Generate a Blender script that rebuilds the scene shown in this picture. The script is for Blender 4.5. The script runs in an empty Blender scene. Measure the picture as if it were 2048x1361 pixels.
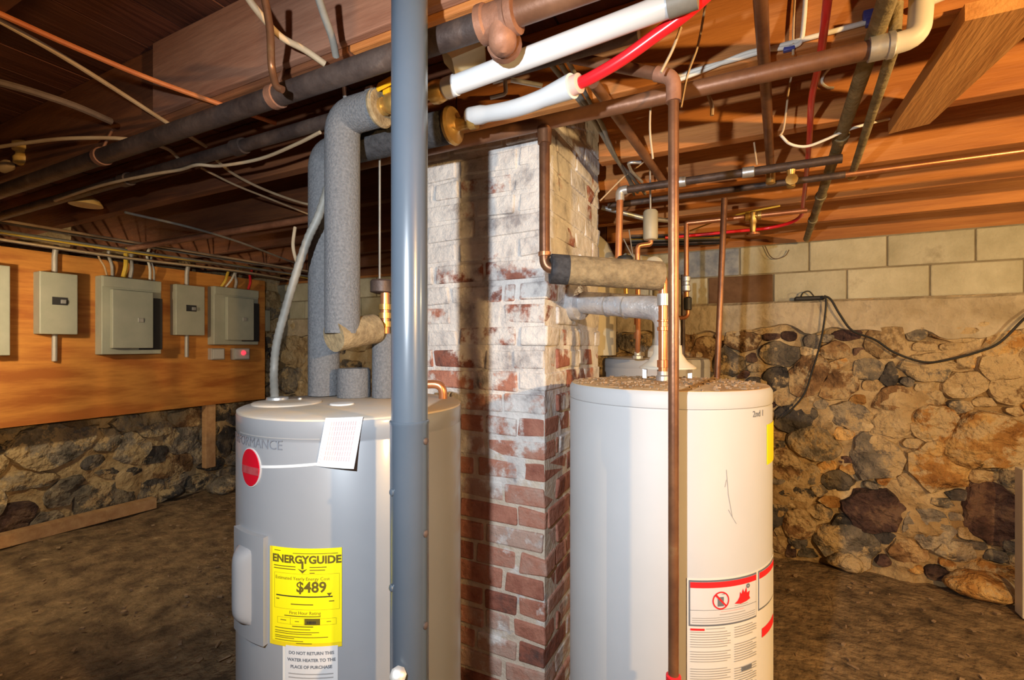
import bpy, bmesh, math, random
from mathutils import Vector, Matrix, noise
random.seed(7)
SC = bpy.context.scene
COL = SC.collection
PI = math.pi
# ------------------------------------------------------------------ camera
H = 1.38                       # lens height above the floor
FPX, PCX, PCY = 944.0, 1024.0, 690.0
YAW = math.radians(26.3)
CA, SA = math.cos(YAW), math.sin(YAW)
cam_d = bpy.data.cameras.new('camera'); cam = bpy.data.objects.new('camera', cam_d); COL.objects.link(cam)
cam.location = (0, 0, H); cam.rotation_euler = (PI/2, 0, YAW)
cam_d.sensor_width = 36; cam_d.lens = FPX/2048*36; cam_d.shift_y = 9.5/2048
cam_d.clip_start = .02
SC.camera = cam
# ------------------------------------------------------------------ light
SC.view_settings.view_transform = 'Standard'; SC.view_settings.look = 'None'
SC.view_settings.gamma = 1; SC.view_settings.use_curve_mapping = False
SC.view_settings.exposure = 0.0
wd = bpy.data.worlds.new('world'); SC.world = wd; wd.use_nodes = True
wd.node_tree.nodes['Background'].inputs[0].default_value = (1.0, .80, .62, 1)
wd.node_tree.nodes['Background'].inputs[1].default_value = .06

def point_light(name, loc, power, color, radius):
    l = bpy.data.lights.new(name, 'POINT'); l.energy = power; l.color = color; l.shadow_soft_size = radius
    o = bpy.data.objects.new(name, l); COL.objects.link(o); o.location = loc
    return o
# photographer's flash, held up and to the left of the lens
FL = Vector((-.27*CA, -.27*SA, H+.20))
fl_d = bpy.data.lights.new('camera_flash', 'SPOT'); fl_d.energy = 105; fl_d.color = (.86, .93, 1.0); fl_d.shadow_soft_size = .014
fl_d.spot_size = math.radians(112); fl_d.spot_blend = .75
fl_o = bpy.data.objects.new('camera_flash', fl_d); COL.objects.link(fl_o); fl_o.location = FL
fl_o.rotation_euler = Vector((-SA+.10*CA, CA+.10*SA, -.22)).to_track_quat('-Z', 'Y').to_euler()
LAMP_R = Vector((1.52, .16, H+.40)); LAMP_R_POWER = 250
FILL_B = Vector((2.25, 1.95, H+.42)); FILL_B_POWER = 66  # added fill bulb out of view, brightens the back wall
FILL_L = Vector((-3.50, .70, H+.32)); FILL_L_POWER = 46  # added fill lamp out of view, lifts the plywood and its boxes

# ------------------------------------------------------------------ placing helpers
def ray(px, py):
    l = (px-PCX)/FPX; v = -(py-PCY)/FPX
    return Vector((CA*l-SA, SA*l+CA, v))
C0 = Vector((0, 0, H))
def W(px, py, d): return C0+ray(px, py)*d
def onY(px, py, Y): r = ray(px, py); return C0+r*(Y/r.y)
def onX(px, py, X): r = ray(px, py); return C0+r*(X/r.x)
def onZ(px, py, z): r = ray(px, py); return C0+r*(z/r.z)       # z relative to the lens
V = Vector

# ------------------------------------------------------------------ materials
MATS = {}
def pm(name, c1, c2=None, scale=8, rough=.6, metal=0., bump=0., bscale=None, stretch=(1,1,1), c3=None, coat=0., rnd=0., coords='Object', lo=.35, hi=.65, spec=.5, bdist=.01):
    m = bpy.data.materials.new(name); m.use_nodes = True
    nt = m.node_tree; N = nt.nodes; L = nt.links
    b = N['Principled BSDF']; b.inputs['Roughness'].default_value = rough; b.inputs['Metallic'].default_value = metal
    b.inputs['Coat Weight'].default_value = coat; b.inputs['Specular IOR Level'].default_value = spec
    b.inputs['Coat Roughness'].default_value = .12
    c2 = c2 or c1
    tc = N.new('ShaderNodeTexCoord'); mp = N.new('ShaderNodeMapping'); mp.inputs['Scale'].default_value = stretch
    oi = N.new('ShaderNodeObjectInfo')
    if coords == 'World':
        g = N.new('ShaderNodeNewGeometry'); L.new(g.outputs['Position'], mp.inputs[0])
    else:
        L.new(tc.outputs['Object'], mp.inputs[0])
        mul = N.new('ShaderNodeMath'); mul.operation = 'MULTIPLY'; mul.inputs[1].default_value = 37.
        L.new(oi.outputs['Random'], mul.inputs[0]); L.new(mul.outputs[0], mp.inputs['Location'])
    nz = N.new('ShaderNodeTexNoise'); nz.inputs['Scale'].default_value = scale; nz.inputs['Detail'].default_value = 6; nz.inputs['Roughness'].default_value = .62
    L.new(mp.outputs[0], nz.inputs['Vector'])
    cr = N.new('ShaderNodeValToRGB'); e = cr.color_ramp.elements
    e[0].position = lo; e[0].color = (*c1, 1); e[1].position = hi; e[1].color = (*c2, 1)
    if c3:
        x = cr.color_ramp.elements.new(min(.98, hi+.14)); x.color = (*c3, 1)
    L.new(nz.outputs['Fac'], cr.inputs[0])
    out = cr.outputs[0]
    if rnd:
        hs = N.new('ShaderNodeHueSaturation'); mr = N.new('ShaderNodeMapRange')
        mr.inputs['To Min'].default_value = 1-rnd; mr.inputs['To Max'].default_value = 1+rnd
        L.new(oi.outputs['Random'], mr.inputs['Value']); L.new(mr.outputs[0], hs.inputs['Value']); L.new(out, hs.inputs['Color']); out = hs.outputs[0]
    L.new(out, b.inputs['Base Color'])
    if bump:
        n2 = N.new('ShaderNodeTexNoise'); n2.inputs['Scale'].default_value = bscale or scale*4; n2.inputs['Detail'].default_value = 5
        L.new(mp.outputs[0], n2.inputs['Vector'])
        bp = N.new('ShaderNodeBump'); bp.inputs['Strength'].default_value = bump; bp.inputs['Distance'].default_value = bdist
        L.new(n2.outputs['Fac'], bp.inputs['Height']); L.new(bp.outputs[0], b.inputs['Normal'])
    MATS[name] = m
    return m
def emit(name, col, s):
    m = bpy.data.materials.new(name); m.use_nodes = True; b = m.node_tree.nodes['Principled BSDF']
    b.inputs['Base Color'].default_value = (*col, 1); b.inputs['Emission Color'].default_value = (*col, 1); b.inputs['Emission Strength'].default_value = s
    return m

M_joist = pm('joist_wood', (.34,.115,.026), (.56,.225,.055), 3.2, .7, bump=.35, bscale=26, stretch=(.5,5,5), rnd=.22, c3=(.62,.29,.085), bdist=.006)
M_joistdim = pm('dim_joist_wood', (.12,.038,.015), (.23,.083,.028), 3.2, .75, bump=.35, bscale=26, stretch=(.5,5,5), rnd=.22, bdist=.006)  # redder joist wood, darkened to hold the shade left of the chimney
M_sub = pm('subfloor_wood', (.085,.024,.018), (.165,.058,.036), 3, .75, bump=.3, stretch=(5,.5,5), rnd=.3)
M_bridge = pm('bridging_wood', (.50,.22,.06), (.66,.33,.11), 3, .7, bump=.25, bscale=22, stretch=(6,.6,6))
M_newwood = pm('pale_lumber', (.46,.25,.11), (.62,.38,.19), 3, .7, bump=.25, bscale=22, stretch=(.6,6,6), rnd=.1)
M_sister = pm('sister_wood', (.27,.115,.065), (.38,.19,.115), 4, .75, bump=.3, stretch=(.6,5,5))
M_ply = pm('plywood', (.40,.125,.02), (.66,.28,.055), 2.2, .55, bump=.08, stretch=(1,.42,3.0), c3=(.44,.14,.025), lo=.38, hi=.52)
M_floor = pm('dirt_floor', (.09,.056,.027), (.30,.20,.10), 8, .95, bump=.9, bscale=28, coords='World', c3=(.55,.42,.25), bdist=.03)
M_debris = pm('debris', (.14,.09,.05), (.32,.22,.13), 12, .9, rnd=.3)
M_mortar = pm('lime_mortar', (.33,.21,.085), (.62,.47,.26), 3.0, .95, bump=.9, bscale=24, coords='World', c3=(.70,.56,.36), bdist=.03)
M_parge = pm('parging', (.40,.32,.20), (.60,.51,.36), 5, .95, bump=.8, bscale=20, coords='World', bdist=.025)
M_block = pm('concrete_block', (.48,.44,.30), (.64,.60,.44), 4.5, .95, bump=.5, bscale=60, rnd=.10, c3=(.36,.31,.21))
M_blockblue = pm('bluish_block', (.22,.25,.30), (.48,.50,.50), 9, .9, bump=.4, bscale=60)
M_blockbrown = pm('brown_filler', (.13,.065,.03), (.22,.12,.06), 6, .9, bump=.3)
def stone_mat(name, c1, c2, c3, mort=.60):
    m = pm(name, c1, c2, 6.5, .9, bump=1., bscale=17, rnd=.32, coords='World', bdist=.06, lo=.34, hi=.50)
    nt = m.node_tree; cr = [n for n in nt.nodes if n.type == 'VALTORGB'][0]
    x = cr.color_ramp.elements.new(.58); x.color = (*c3, 1)
    N, L = nt.nodes, nt.links; b = N['Principled BSDF']
    src = b.inputs['Base Color'].links[0].from_socket
    nz = N.new('ShaderNodeTexNoise'); nz.inputs['Scale'].default_value = 4.2; nz.inputs['Detail'].default_value = 9; nz.inputs['Roughness'].default_value = .72
    g = N.new('ShaderNodeNewGeometry'); L.new(g.outputs['Position'], nz.inputs['Vector'])
    r2 = N.new('ShaderNodeValToRGB'); r2.color_ramp.elements[0].position = mort; r2.color_ramp.elements[1].position = mort+.05
    L.new(nz.outputs['Fac'], r2.inputs[0])
    mx = N.new('ShaderNodeMix'); mx.data_type = 'RGBA'; L.new(r2.outputs[0], mx.inputs[0]); L.new(src, mx.inputs[6]); mx.inputs[7].default_value = (.52,.38,.20,1)
    L.new(mx.outputs[2], b.inputs['Base Color']); return m
STONES = {
 'gray': stone_mat('stone_gray', (.10,.088,.07), (.22,.185,.14), (.36,.29,.19), .51),
 'dark': stone_mat('stone_dark', (.035,.033,.034), (.095,.083,.073), (.20,.165,.12), .55),
 'brown': stone_mat('stone_brown', (.11,.055,.022), (.25,.14,.06), (.42,.28,.13), .50),
 'ochre': stone_mat('stone_ochre', (.24,.10,.022), (.42,.21,.055), (.58,.36,.13), .52),
 'purple': stone_mat('stone_purple', (.030,.016,.015), (.085,.044,.036), (.17,.10,.065), .66),
 'tan': stone_mat('stone_tan', (.28,.18,.08), (.48,.34,.17), (.62,.48,.28), .50),
}
M_tank1 = pm('grey_tank_enamel', (.205,.215,.23), (.235,.245,.26), 2, .36, coat=.35)
M_tank2 = pm('pale_tank_enamel', (.39,.395,.40), (.43,.435,.44), 2, .55)
M_tank3 = pm('far_tank_enamel', (.36,.37,.38), (.42,.42,.42), 2, .4)
M_lid1 = pm('dusty_lid', (.42,.40,.37), (.55,.42,.27), 6, .6, c3=(.42,.24,.10), bump=.1)
M_lid2 = pm('rusty_lid', (.42,.24,.09), (.66,.50,.28), 11, .8, bump=.5, c3=(.75,.66,.5), bscale=40)
M_pvcgrey = pm('grey_conduit_plastic', (.060,.080,.105), (.072,.092,.118), 3, .27, coat=.25)
M_foam = pm('foam_insulation', (.10,.104,.112), (.16,.163,.17), 160, .95, bump=.55, bscale=190, bdist=.006)
M_foamblack = pm('black_foam', (.022,.022,.025), (.05,.05,.055), 60, .9, bump=.4, bscale=150, bdist=.006)
M_foambrown = pm('dusty_foam', (.16,.115,.06), (.30,.225,.12), 40, .95, bump=.5, bscale=120, bdist=.006)
M_copper = pm('copper', (.50,.19,.085), (.66,.30,.14), 14, .34, metal=.75, c3=(.38,.15,.08))
M_copperold = pm('old_copper', (.15,.065,.035), (.28,.13,.06), 9, .40, metal=.6, c3=(.42,.26,.12), bump=.1)
M_iron = pm('black_iron', (.045,.030,.026), (.12,.08,.062), 10, .55, metal=.35, bump=.3, c3=(.26,.19,.15))
M_ironrust = pm('rusty_iron', (.20,.085,.045), (.33,.155,.09), 9, .6, metal=.2, bump=.3)
M_ironbrown = pm('brown_iron', (.15,.066,.035), (.26,.125,.065), 8, .45, metal=.3, bump=.15)
M_verdigris = pm('crusted_pipe', (.16,.12,.05), (.33,.26,.13), 16, .7, metal=.2, bump=.6, c3=(.55,.48,.28))
M_galv = pm('galvanized', (.45,.45,.44), (.62,.62,.60), 14, .4, metal=.7, bump=.1)
M_foil = pm('foil_duct', (.40,.41,.43), (.66,.67,.69), 10, .36, metal=.45, bump=1., bscale=26, c3=(.06,.06,.065), lo=.3, hi=.60)
M_brass = pm('brass', (.42,.24,.06), (.62,.40,.13), 16, .35, metal=.7)
M_white = pm('white_plastic', (.60,.61,.61), (.65,.65,.64), 4, .35)
M_pink = pm('pink_ring', (.75,.45,.36), None, 4, .5)
M_red = pm('red_pex', (.74,.012,.02), (.80,.02,.03), 4, .28, coat=.3)
M_redmat = pm('red_print', (.70,.012,.018), None, 4, .5)
M_logored = pm('logo_red', (.42,.002,.013), (.46,.003,.016), 6, .35)
M_logogrey = pm('logo_band', (.28,.025,.032), (.32,.06,.065), 60, .45)
M_yellow = pm('yellow_label', (.78,.66,.004), None, 4, .5)
M_yellowdk = pm('yellow_label_edge', (.62,.47,.008), None, 4, .5)
M_handle = pm('yellow_handle', (.85,.43,.01), None, 4, .4)
M_paper = pm('white_paper', (.50,.50,.50), (.54,.54,.54), 5, .6)
M_cream = pm('cream_label', (.56,.545,.50), (.60,.585,.545), 5, .6)
M_ink = pm('black_ink', (.03,.025,.01), None, 4, .6)
M_inkgrey = pm('grey_ink', (.11,.12,.14), None, 4, .6)
M_inklight = pm('light_ink', (.26,.255,.25), None, 4, .6)
M_inkpink = pm('pink_ink', (.60,.34,.32), None, 4, .6)
M_inkyel = pm('ochre_ink', (.10,.075,.005), None, 4, .6)
M_dull = pm('beige_duct', (.42,.38,.27), (.52,.47,.34), 5, .55, metal=.15)
M_hood = pm('hood_enamel', (.66,.60,.48), (.74,.69,.57), 5, .5)
M_black = pm('black_rubber', (.012,.012,.012), (.03,.03,.03), 5, .55)
M_box = pm('panel_grey_green', (.36,.37,.29), (.43,.43,.34), 5, .5)
M_boxd = pm('panel_dark', (.025,.025,.028), None, 5, .6)
M_emt = pm('conduit_grey', (.40,.38,.34), (.5,.47,.43), 9, .5, metal=.3)
M_cwhite = pm('white_cable', (.72,.68,.58), (.80,.77,.68), 9, .5)
M_cyellow = pm('yellow_cable', (.72,.44,.03), (.80,.55,.08), 9, .5)
M_cgrey = pm('grey_cable', (.15,.145,.125), (.25,.24,.21), 9, .55)
M_cdark = pm('dark_cable', (.09,.06,.045), (.19,.13,.10), 9, .7)
M_corange = pm('orange_cable', (.46,.12,.035), (.56,.2,.06), 9, .6)
M_ctan = pm('tan_cable', (.44,.30,.17), (.56,.42,.26), 9, .6)
M_amber = pm('amber_porcelain', (.72,.42,.08), (.82,.62,.28), 9, .4)
M_jbox = pm('beige_fixture', (.60,.50,.27), (.68,.58,.34), 5, .5)
M_blue = pm('blue_clip', (.06,.07,.28), None, 4, .4)
M_soot = pm('soot', (.015,.014,.015), (.05,.048,.05), 20, .95, bump=.4)

def brick_material(name, joint=False):
    m = bpy.data.materials.new(name); m.use_nodes = True
    nt = m.node_tree; N = nt.nodes; L = nt.links; b = N['Principled BSDF']; b.inputs['Roughness'].default_value = .8
    g = N.new('ShaderNodeNewGeometry'); oi = N.new('ShaderNodeObjectInfo'); sp = N.new('ShaderNodeSeparateXYZ'); L.new(g.outputs['Position'], sp.inputs[0])
    def nz(scale, det=6, off=0.):
        n = N.new('ShaderNodeTexNoise'); n.inputs['Scale'].default_value = scale; n.inputs['Detail'].default_value = det; n.inputs['Roughness'].default_value = .65
        mp = N.new('ShaderNodeMapping'); mp.inputs['Location'].default_value = (off, off*1.7, off*.3); L.new(g.outputs['Position'], mp.inputs[0]); L.new(mp.outputs[0], n.inputs['Vector']); return n
    def ramp(src, stops):
        r = N.new('ShaderNodeValToRGB'); e = r.color_ramp.elements
        e[0].position, e[0].color = stops[0][0], (*stops[0][1], 1); e[1].position, e[1].color = stops[-1][0], (*stops[-1][1], 1)
        for p, c in stops[1:-1]:
            x = e.new(p); x.color = (*c, 1)
        L.new(src, r.inputs[0]); return r
    # bare brick: per-brick hue plus mottling
    mix0 = N.new('ShaderNodeMath'); mix0.operation = 'MULTIPLY_ADD'; mix0.inputs[1].default_value = .45
    n1 = nz(16); L.new(oi.outputs['Random'], mix0.inputs[0])
    ms = N.new('ShaderNodeMath'); ms.operation = 'MULTIPLY'; ms.inputs[1].default_value = .6; L.new(n1.outputs['Fac'], ms.inputs[0]); L.new(ms.outputs[0], mix0.inputs[2])
    bare = ramp(mix0.outputs[0], [(.18, (.075,.050,.046)), (.33, (.27,.095,.062)), (.52, (.42,.185,.125)), (.72, (.45,.31,.25))] if not joint else [(.2, (.34,.26,.17)), (.7, (.60,.52,.42))])
    # lime wash, thick above, worn to smears below
    paint = ramp(nz(11, 5, 3.).outputs['Fac'], [(.32, (.30,.28,.28)), (.45, (.56,.54,.52)), (.62, (.70,.675,.64))])
    mr = N.new('ShaderNodeMapRange'); mr.inputs['From Min'].default_value = H-.42; mr.inputs['From Max'].default_value = H+.16; mr.inputs['To Min'].default_value = -.20; mr.inputs['To Max'].default_value = .27
    L.new(sp.outputs['Z'], mr.inputs['Value'])
    n3 = nz(7.5, 7, 9.)
    rr = N.new('ShaderNodeMath'); rr.operation = 'MULTIPLY_ADD'; rr.inputs[1].default_value = .26; rr.inputs[2].default_value = -.13; L.new(oi.outputs['Random'], rr.inputs[0])
    mr.inputs['From Min'].default_value = H-.60; mr.inputs['To Min'].default_value = -.13; mr.inputs['To Max'].default_value = .20
    a1 = N.new('ShaderNodeMath'); L.new(mr.outputs[0], a1.inputs[0]); L.new(n3.outputs['Fac'], a1.inputs[1])
    a2 = N.new('ShaderNodeMath'); L.new(a1.outputs[0], a2.inputs[0]); L.new(rr.outputs[0], a2.inputs[1])
    msk = ramp(a2.outputs[0], [(.50, (0,0,0)), (.58, (1,1,1))])
    mx = N.new('ShaderNodeMix'); mx.data_type = 'RGBA'; L.new(msk.outputs[0], mx.inputs[0]); L.new(bare.outputs[0], mx.inputs[6]); L.new(paint.outputs[0], mx.inputs[7])
    L.new(mx.outputs[2], b.inputs['Base Color'])
    bp = N.new('ShaderNodeBump'); bp.inputs['Strength'].default_value = .7; bp.inputs['Distance'].default_value = .012
    L.new(nz(38, 5).outputs['Fac'], bp.inputs['Height']); L.new(bp.outputs[0], b.inputs['Normal'])
    return m
M_brick = brick_material('painted_brick')
M_bmortar = brick_material('painted_brick_joint', True)

# ------------------------------------------------------------------ mesh helpers
class MB:
    def __init__(s): s.v = []; s.f = []
    def add(s, vs, fs):
        o = len(s.v); s.v += [V(p) for p in vs]; s.f += [tuple(i+o for i in f) for f in fs]; return s
    def box(s, lo, hi, bev=0.):
        lo = V(lo); hi = V(hi)
        if bev <= 0:
            x0,y0,z0 = lo; x1,y1,z1 = hi
            return s.add([(x0,y0,z0),(x1,y0,z0),(x1,y1,z0),(x0,y1,z0),(x0,y0,z1),(x1,y0,z1),(x1,y1,z1),(x0,y1,z1)],
                         [(0,3,2,1),(4,5,6,7),(0,1,5,4),(1,2,6,5),(2,3,7,6),(3,0,4,7)])
        bm = bmesh.new(); bmesh.ops.create_cube(bm, size=1)
        sz = hi-lo; c = (hi+lo)/2
        for v in bm.verts: v.co = V((v.co.x*sz.x, v.co.y*sz.y, v.co.z*sz.z))+c
        bmesh.ops.bevel(bm, geom=bm.edges[:], offset=min(bev, min(sz)*.45), segments=2, affect='EDGES', profile=.5)
        bm.verts.index_update()
        s.add([v.co.copy() for v in bm.verts], [[v.index for v in f.verts] for f in bm.faces]); bm.free(); return s
    def tube(s, pts, r, seg=14, caps=True):
        pts = [V(p) for p in pts]; n = len(pts)
        rs = r if isinstance(r, (list, tuple)) else [r]*n
        t0 = (pts[1]-pts[0]).normalized()
        up = V((0,0,1)) if abs(t0.z) < .9 else V((1,0,0))
        nrm = t0.cross(up).normalized(); rings = []
        for i, p in enumerate(pts):
            if i == 0: t = t0
            elif i == n-1: t = (pts[-1]-pts[-2]).normalized()
            else:
                t = ((pts[i+1]-p).normalized()+(p-pts[i-1]).normalized())
                t = t.normalized() if t.length > 1e-6 else (pts[i+1]-p).normalized()
            nrm = (nrm-t*nrm.dot(t)).normalized(); bn = t.cross(nrm)
            rings.append([p+(nrm*math.cos(a)+bn*math.sin(a))*rs[i] for a in [2*PI*k/seg for k in range(seg)]])
        o = len(s.v)
        for rg in rings: s.v += rg
        for i in range(n-1):
            for k in range(seg):
                a = o+i*seg+k; b_ = o+i*seg+(k+1) % seg
                s.f.append((a, a+seg, b_+seg, b_))
        if caps:
            s.f.append(tuple(o+k for k in range(seg))); s.f.append(tuple(o+(n-1)*seg+k for k in range(seg))[::-1])
        return s
    def lathe(s, base, axis, prof, seg=24):      # prof: (radius, distance along axis)
        base = V(base); ax = V(axis).normalized()
        return s.tube_prof(base, ax, prof, seg)
    def tube_prof(s, base, ax, prof, seg):
        up = V((0,0,1)) if abs(ax.z) < .9 else V((1,0,0))
        u = ax.cross(up).normalized(); w = ax.cross(u); o = len(s.v)
        for r, h in prof:
            for k in range(seg):
                a = 2*PI*k/seg; s.v.append(base+ax*h+(u*math.cos(a)+w*math.sin(a))*max(r, 1e-5))
        for i in range(len(prof)-1):
            for k in range(seg):
                a = o+i*seg+k; b_ = o+i*seg+(k+1) % seg
                s.f.append((a, b_, b_+seg, a+seg))
        if prof[0][0] > 1e-4: s.f.append(tuple(o+k for k in range(seg))[::-1])
        if prof[-1][0] > 1e-4: s.f.append(tuple(o+(len(prof)-1)*seg+k for k in range(seg)))
        return s
    def sphere(s, c, r, seg=14, rings=8, sc=(1,1,1)):
        c = V(c); o = len(s.v)
        prof = [(r*math.sin(PI*i/rings), -r*math.cos(PI*i/rings)) for i in range(rings+1)]
        s.tube_prof(V((0,0,0)), V((0,0,1)), prof, seg)
        for i in range(o, len(s.v)): p = s.v[i]; s.v[i] = V((p.x*sc[0], p.y*sc[1], p.z*sc[2]))+c
        return s
    def obox(s, a, b, w, t, side=None):          # plank from a to b, width w along side, thickness t
        a = V(a); b = V(b); d = (b-a).normalized()
        sd = V(side) if side else d.cross(V((0,0,1)))
        sd = (sd-d*sd.dot(d)).normalized(); n = d.cross(sd)
        vs = [p+sd*(w/2*i)+n*(t/2*j) for p in (a, b) for i, j in ((-1,-1),(1,-1),(1,1),(-1,1))]
        return s.add(vs, [(3,2,1,0),(4,5,6,7),(0,1,5,4),(1,2,6,5),(2,3,7,6),(3,0,4,7)])

def fillet(pts, r, n=6):
    pts = [V(p) for p in pts]; out = [pts[0]]
    for i in range(1, len(pts)-1):
        p = pts[i]; a = (pts[i-1]-p); b = (pts[i+1]-p)
        rr = min(r, a.length*.49, b.length*.49); a.normalize(); b.normalize()
        s = p+a*rr; e = p+b*rr
        for k in range(n+1):
            t = k/n; out.append(s*(1-t)**2+p*2*t*(1-t)+e*t*t)
    out.append(pts[-1]); return out
def spline(pts, n=8):
    pts = [V(p) for p in pts]
    P = [pts[0]*2-pts[1]]+pts+[pts[-1]*2-pts[-2]]; out = []
    for i in range(1, len(P)-2):
        for k in range(n):
            t = k/n; a, b, c, d = P[i-1], P[i], P[i+1], P[i+2]
            out.append(.5*((2*b)+(c-a)*t+(2*a-5*b+4*c-d)*t*t+(3*b-a-3*c+d)*t**3))
    out.append(pts[-1]); return out

def wpos(o):
    p = V((0,0,0))
    while o: p = p+o.location; o = o.parent
    return p
def build(name, mb, mat, parent=None, smooth=True, angle=38):
    """mesh coordinates are given in world space; the object's origin is its parent's, or its own base"""
    vs = mb.v
    if parent is not None: org = wpos(parent)
    else:
        lo = V((min(p.x for p in vs), min(p.y for p in vs), min(p.z for p in vs))); hi = V((max(p.x for p in vs), max(p.y for p in vs), max(p.z for p in vs)))
        org = V(((lo.x+hi.x)/2, (lo.y+hi.y)/2, lo.z))
    me = bpy.data.meshes.new(name); me.from_pydata([tuple(p-org) for p in vs], [], mb.f); me.materials.append(mat); me.validate()
    bm = bmesh.new(); bm.from_mesh(me); bmesh.ops.recalc_face_normals(bm, faces=bm.faces[:]); bm.to_mesh(me); bm.free()
    if smooth:
        me.polygons.foreach_set('use_smooth', [True]*len(me.polygons)); me.set_sharp_from_angle(angle=math.radians(angle))
    o = bpy.data.objects.new(name, me); COL.objects.link(o)
    if parent is not None: o.parent = parent
    else: o.location = org
    return o
def tag(o, label, cat, group=None):
    o['label'] = label; o['category'] = cat
    if group: o['group'] = group
    return o
def thing(name, label, cat, loc, group=None):
    o = bpy.data.objects.new(name, None); COL.objects.link(o); o.location = V(loc); o.empty_display_size = .05
    return tag(o, label, cat, group)
def pipe(name, pts, r, mat, parent=None, seg=14): return build(name, MB().tube(pts, r, seg), mat, parent)

# ================================================================== SETTING
ZJ, ZT = H+.69, H+.93           # joist undersides, joist tops
XL, YB = -4.66, 3.55            # left wall face, back wall face
def grid(x0, x1, y0, y1, nx, ny, fn):
    mb = MB(); vs = [fn(x0+(x1-x0)*i/nx, y0+(y1-y0)*j/ny) for j in range(ny+1) for i in range(nx+1)]
    return mb.add(vs, [(j*(nx+1)+i, j*(nx+1)+i+1, (j+1)*(nx+1)+i+1, (j+1)*(nx+1)+i) for j in range(ny) for i in range(nx)])
def nz3(x, y, z, s): return noise.noise(V((x*s, y*s, z*s)))
floor = build('floor', grid(-5, 3.2, -1.8, 4, 120, 90, lambda x, y: (x, y, -.012+.022*nz3(x, y, 0, 2.2)+.010*nz3(x, y, 3, 9))), M_floor)
floor['kind'] = 'structure'
mb = MB(); rd = random.Random(3)
for i in range(900):
    x, y = rd.uniform(-4.5, 2.6), rd.uniform(-.2, 3.38)
    if -2.0 < x < .2 and y < 2.75: continue
    a = rd.uniform(0, PI); l = rd.uniform(.006, .028); w = l*rd.uniform(.3, .8); t = rd.uniform(.003, .010)
    if rd.random() < .06: l *= 3.2; w *= .5
    c, s_ = math.cos(a), math.sin(a); z = rd.uniform(-.004, .008)
    vs = [(x+c*l*i_-s_*w*j, y+s_*l*i_+c*w*j, z+t*k) for k in (0, 1) for i_, j in ((-.5,-.5),(.5,-.4),(.45,.5),(-.5,.45))]
    mb.add(vs, [(3,2,1,0),(4,5,6,7),(0,1,5,4),(1,2,6,5),(2,3,7,6),(3,0,4,7)])
deb = build('floor_debris', mb, M_debris, None, False); deb['kind'] = 'stuff'; deb['label'] = 'wood chips and rubble crumbs strewn over the dirt floor'; deb['category'] = 'debris'

# --- ceiling: subfloor boards, joists, bridging
ceil_ = bpy.data.objects.new('ceiling', None); COL.objects.link(ceil_); ceil_.location = (0, 0, ZJ); ceil_['kind'] = 'structure'
x = -4.75; rd = random.Random(11)
while x < 3.1:
    w = rd.uniform(.17, .22)
    build('subfloor_board', MB().box((x+.003, -1.8, ZT+rd.uniform(0, .004)), (x+w-.003, 3.9, ZT+.025)), M_sub, ceil_, False); x += w
JY = [-.53, -.07, .39, .85, 1.31, 1.77, 2.23, 2.69, 3.15, 3.61]
JT = .024
CH = dict(x0=-1.11, x1=-.558, y0=1.365, y1=1.97)
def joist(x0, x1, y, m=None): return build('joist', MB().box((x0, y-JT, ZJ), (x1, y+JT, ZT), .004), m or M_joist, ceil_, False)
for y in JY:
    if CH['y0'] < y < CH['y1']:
        joist(-4.75, CH['x0']-.06, y, M_joistdim); joist(CH['x1']+.06, 3.1, y)
    else: joist(-4.75, -.84, y, M_joistdim); joist(-.836, 3.1, y)  # split so the left run carries the darkened wood
a = onZ(560, 60, .80); 
build('sister_board', MB().box((-1.62, .85-JT-.022, ZJ+.012), (-.30, .85-JT-.001, ZT-.01), .003), M_sister, ceil_, False)
# bridging board nailed across the undersides of two joists
mb = MB(); zt, zb = ZJ-.001, ZJ-.036
A1, A2 = onZ(1793, 240, .66), onZ(1868, 222, .66)
mb.add([(A1.x, 1.26, zb), (A1.x+.145, 1.26, zb), (A2.x+.012, 1.80, zb), (A1.x, 1.83, zb), (A1.x, 1.26, zt), (A1.x+.145, 1.26, zt), (A2.x+.012, 1.80, zt), (A1.x, 1.83, zt)],
       [(3,2,1,0),(4,5,6,7),(0,1,5,4),(1,2,6,5),(2,3,7,6),(3,0,4,7)])
build('bridging_board', mb, M_bridge, ceil_, False)
for bx in (-3.4, -2.3, 1.35): # diagonal cross bridging further along the bays
    for y0 in (1.77, 2.23, 2.69):
        build('cross_bridging', MB().obox((bx, y0+JT, ZJ+.03), (bx, y0+.46-JT, ZT-.03), .06, .02, (1,0,0)), M_joist, ceil_, False)

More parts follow.
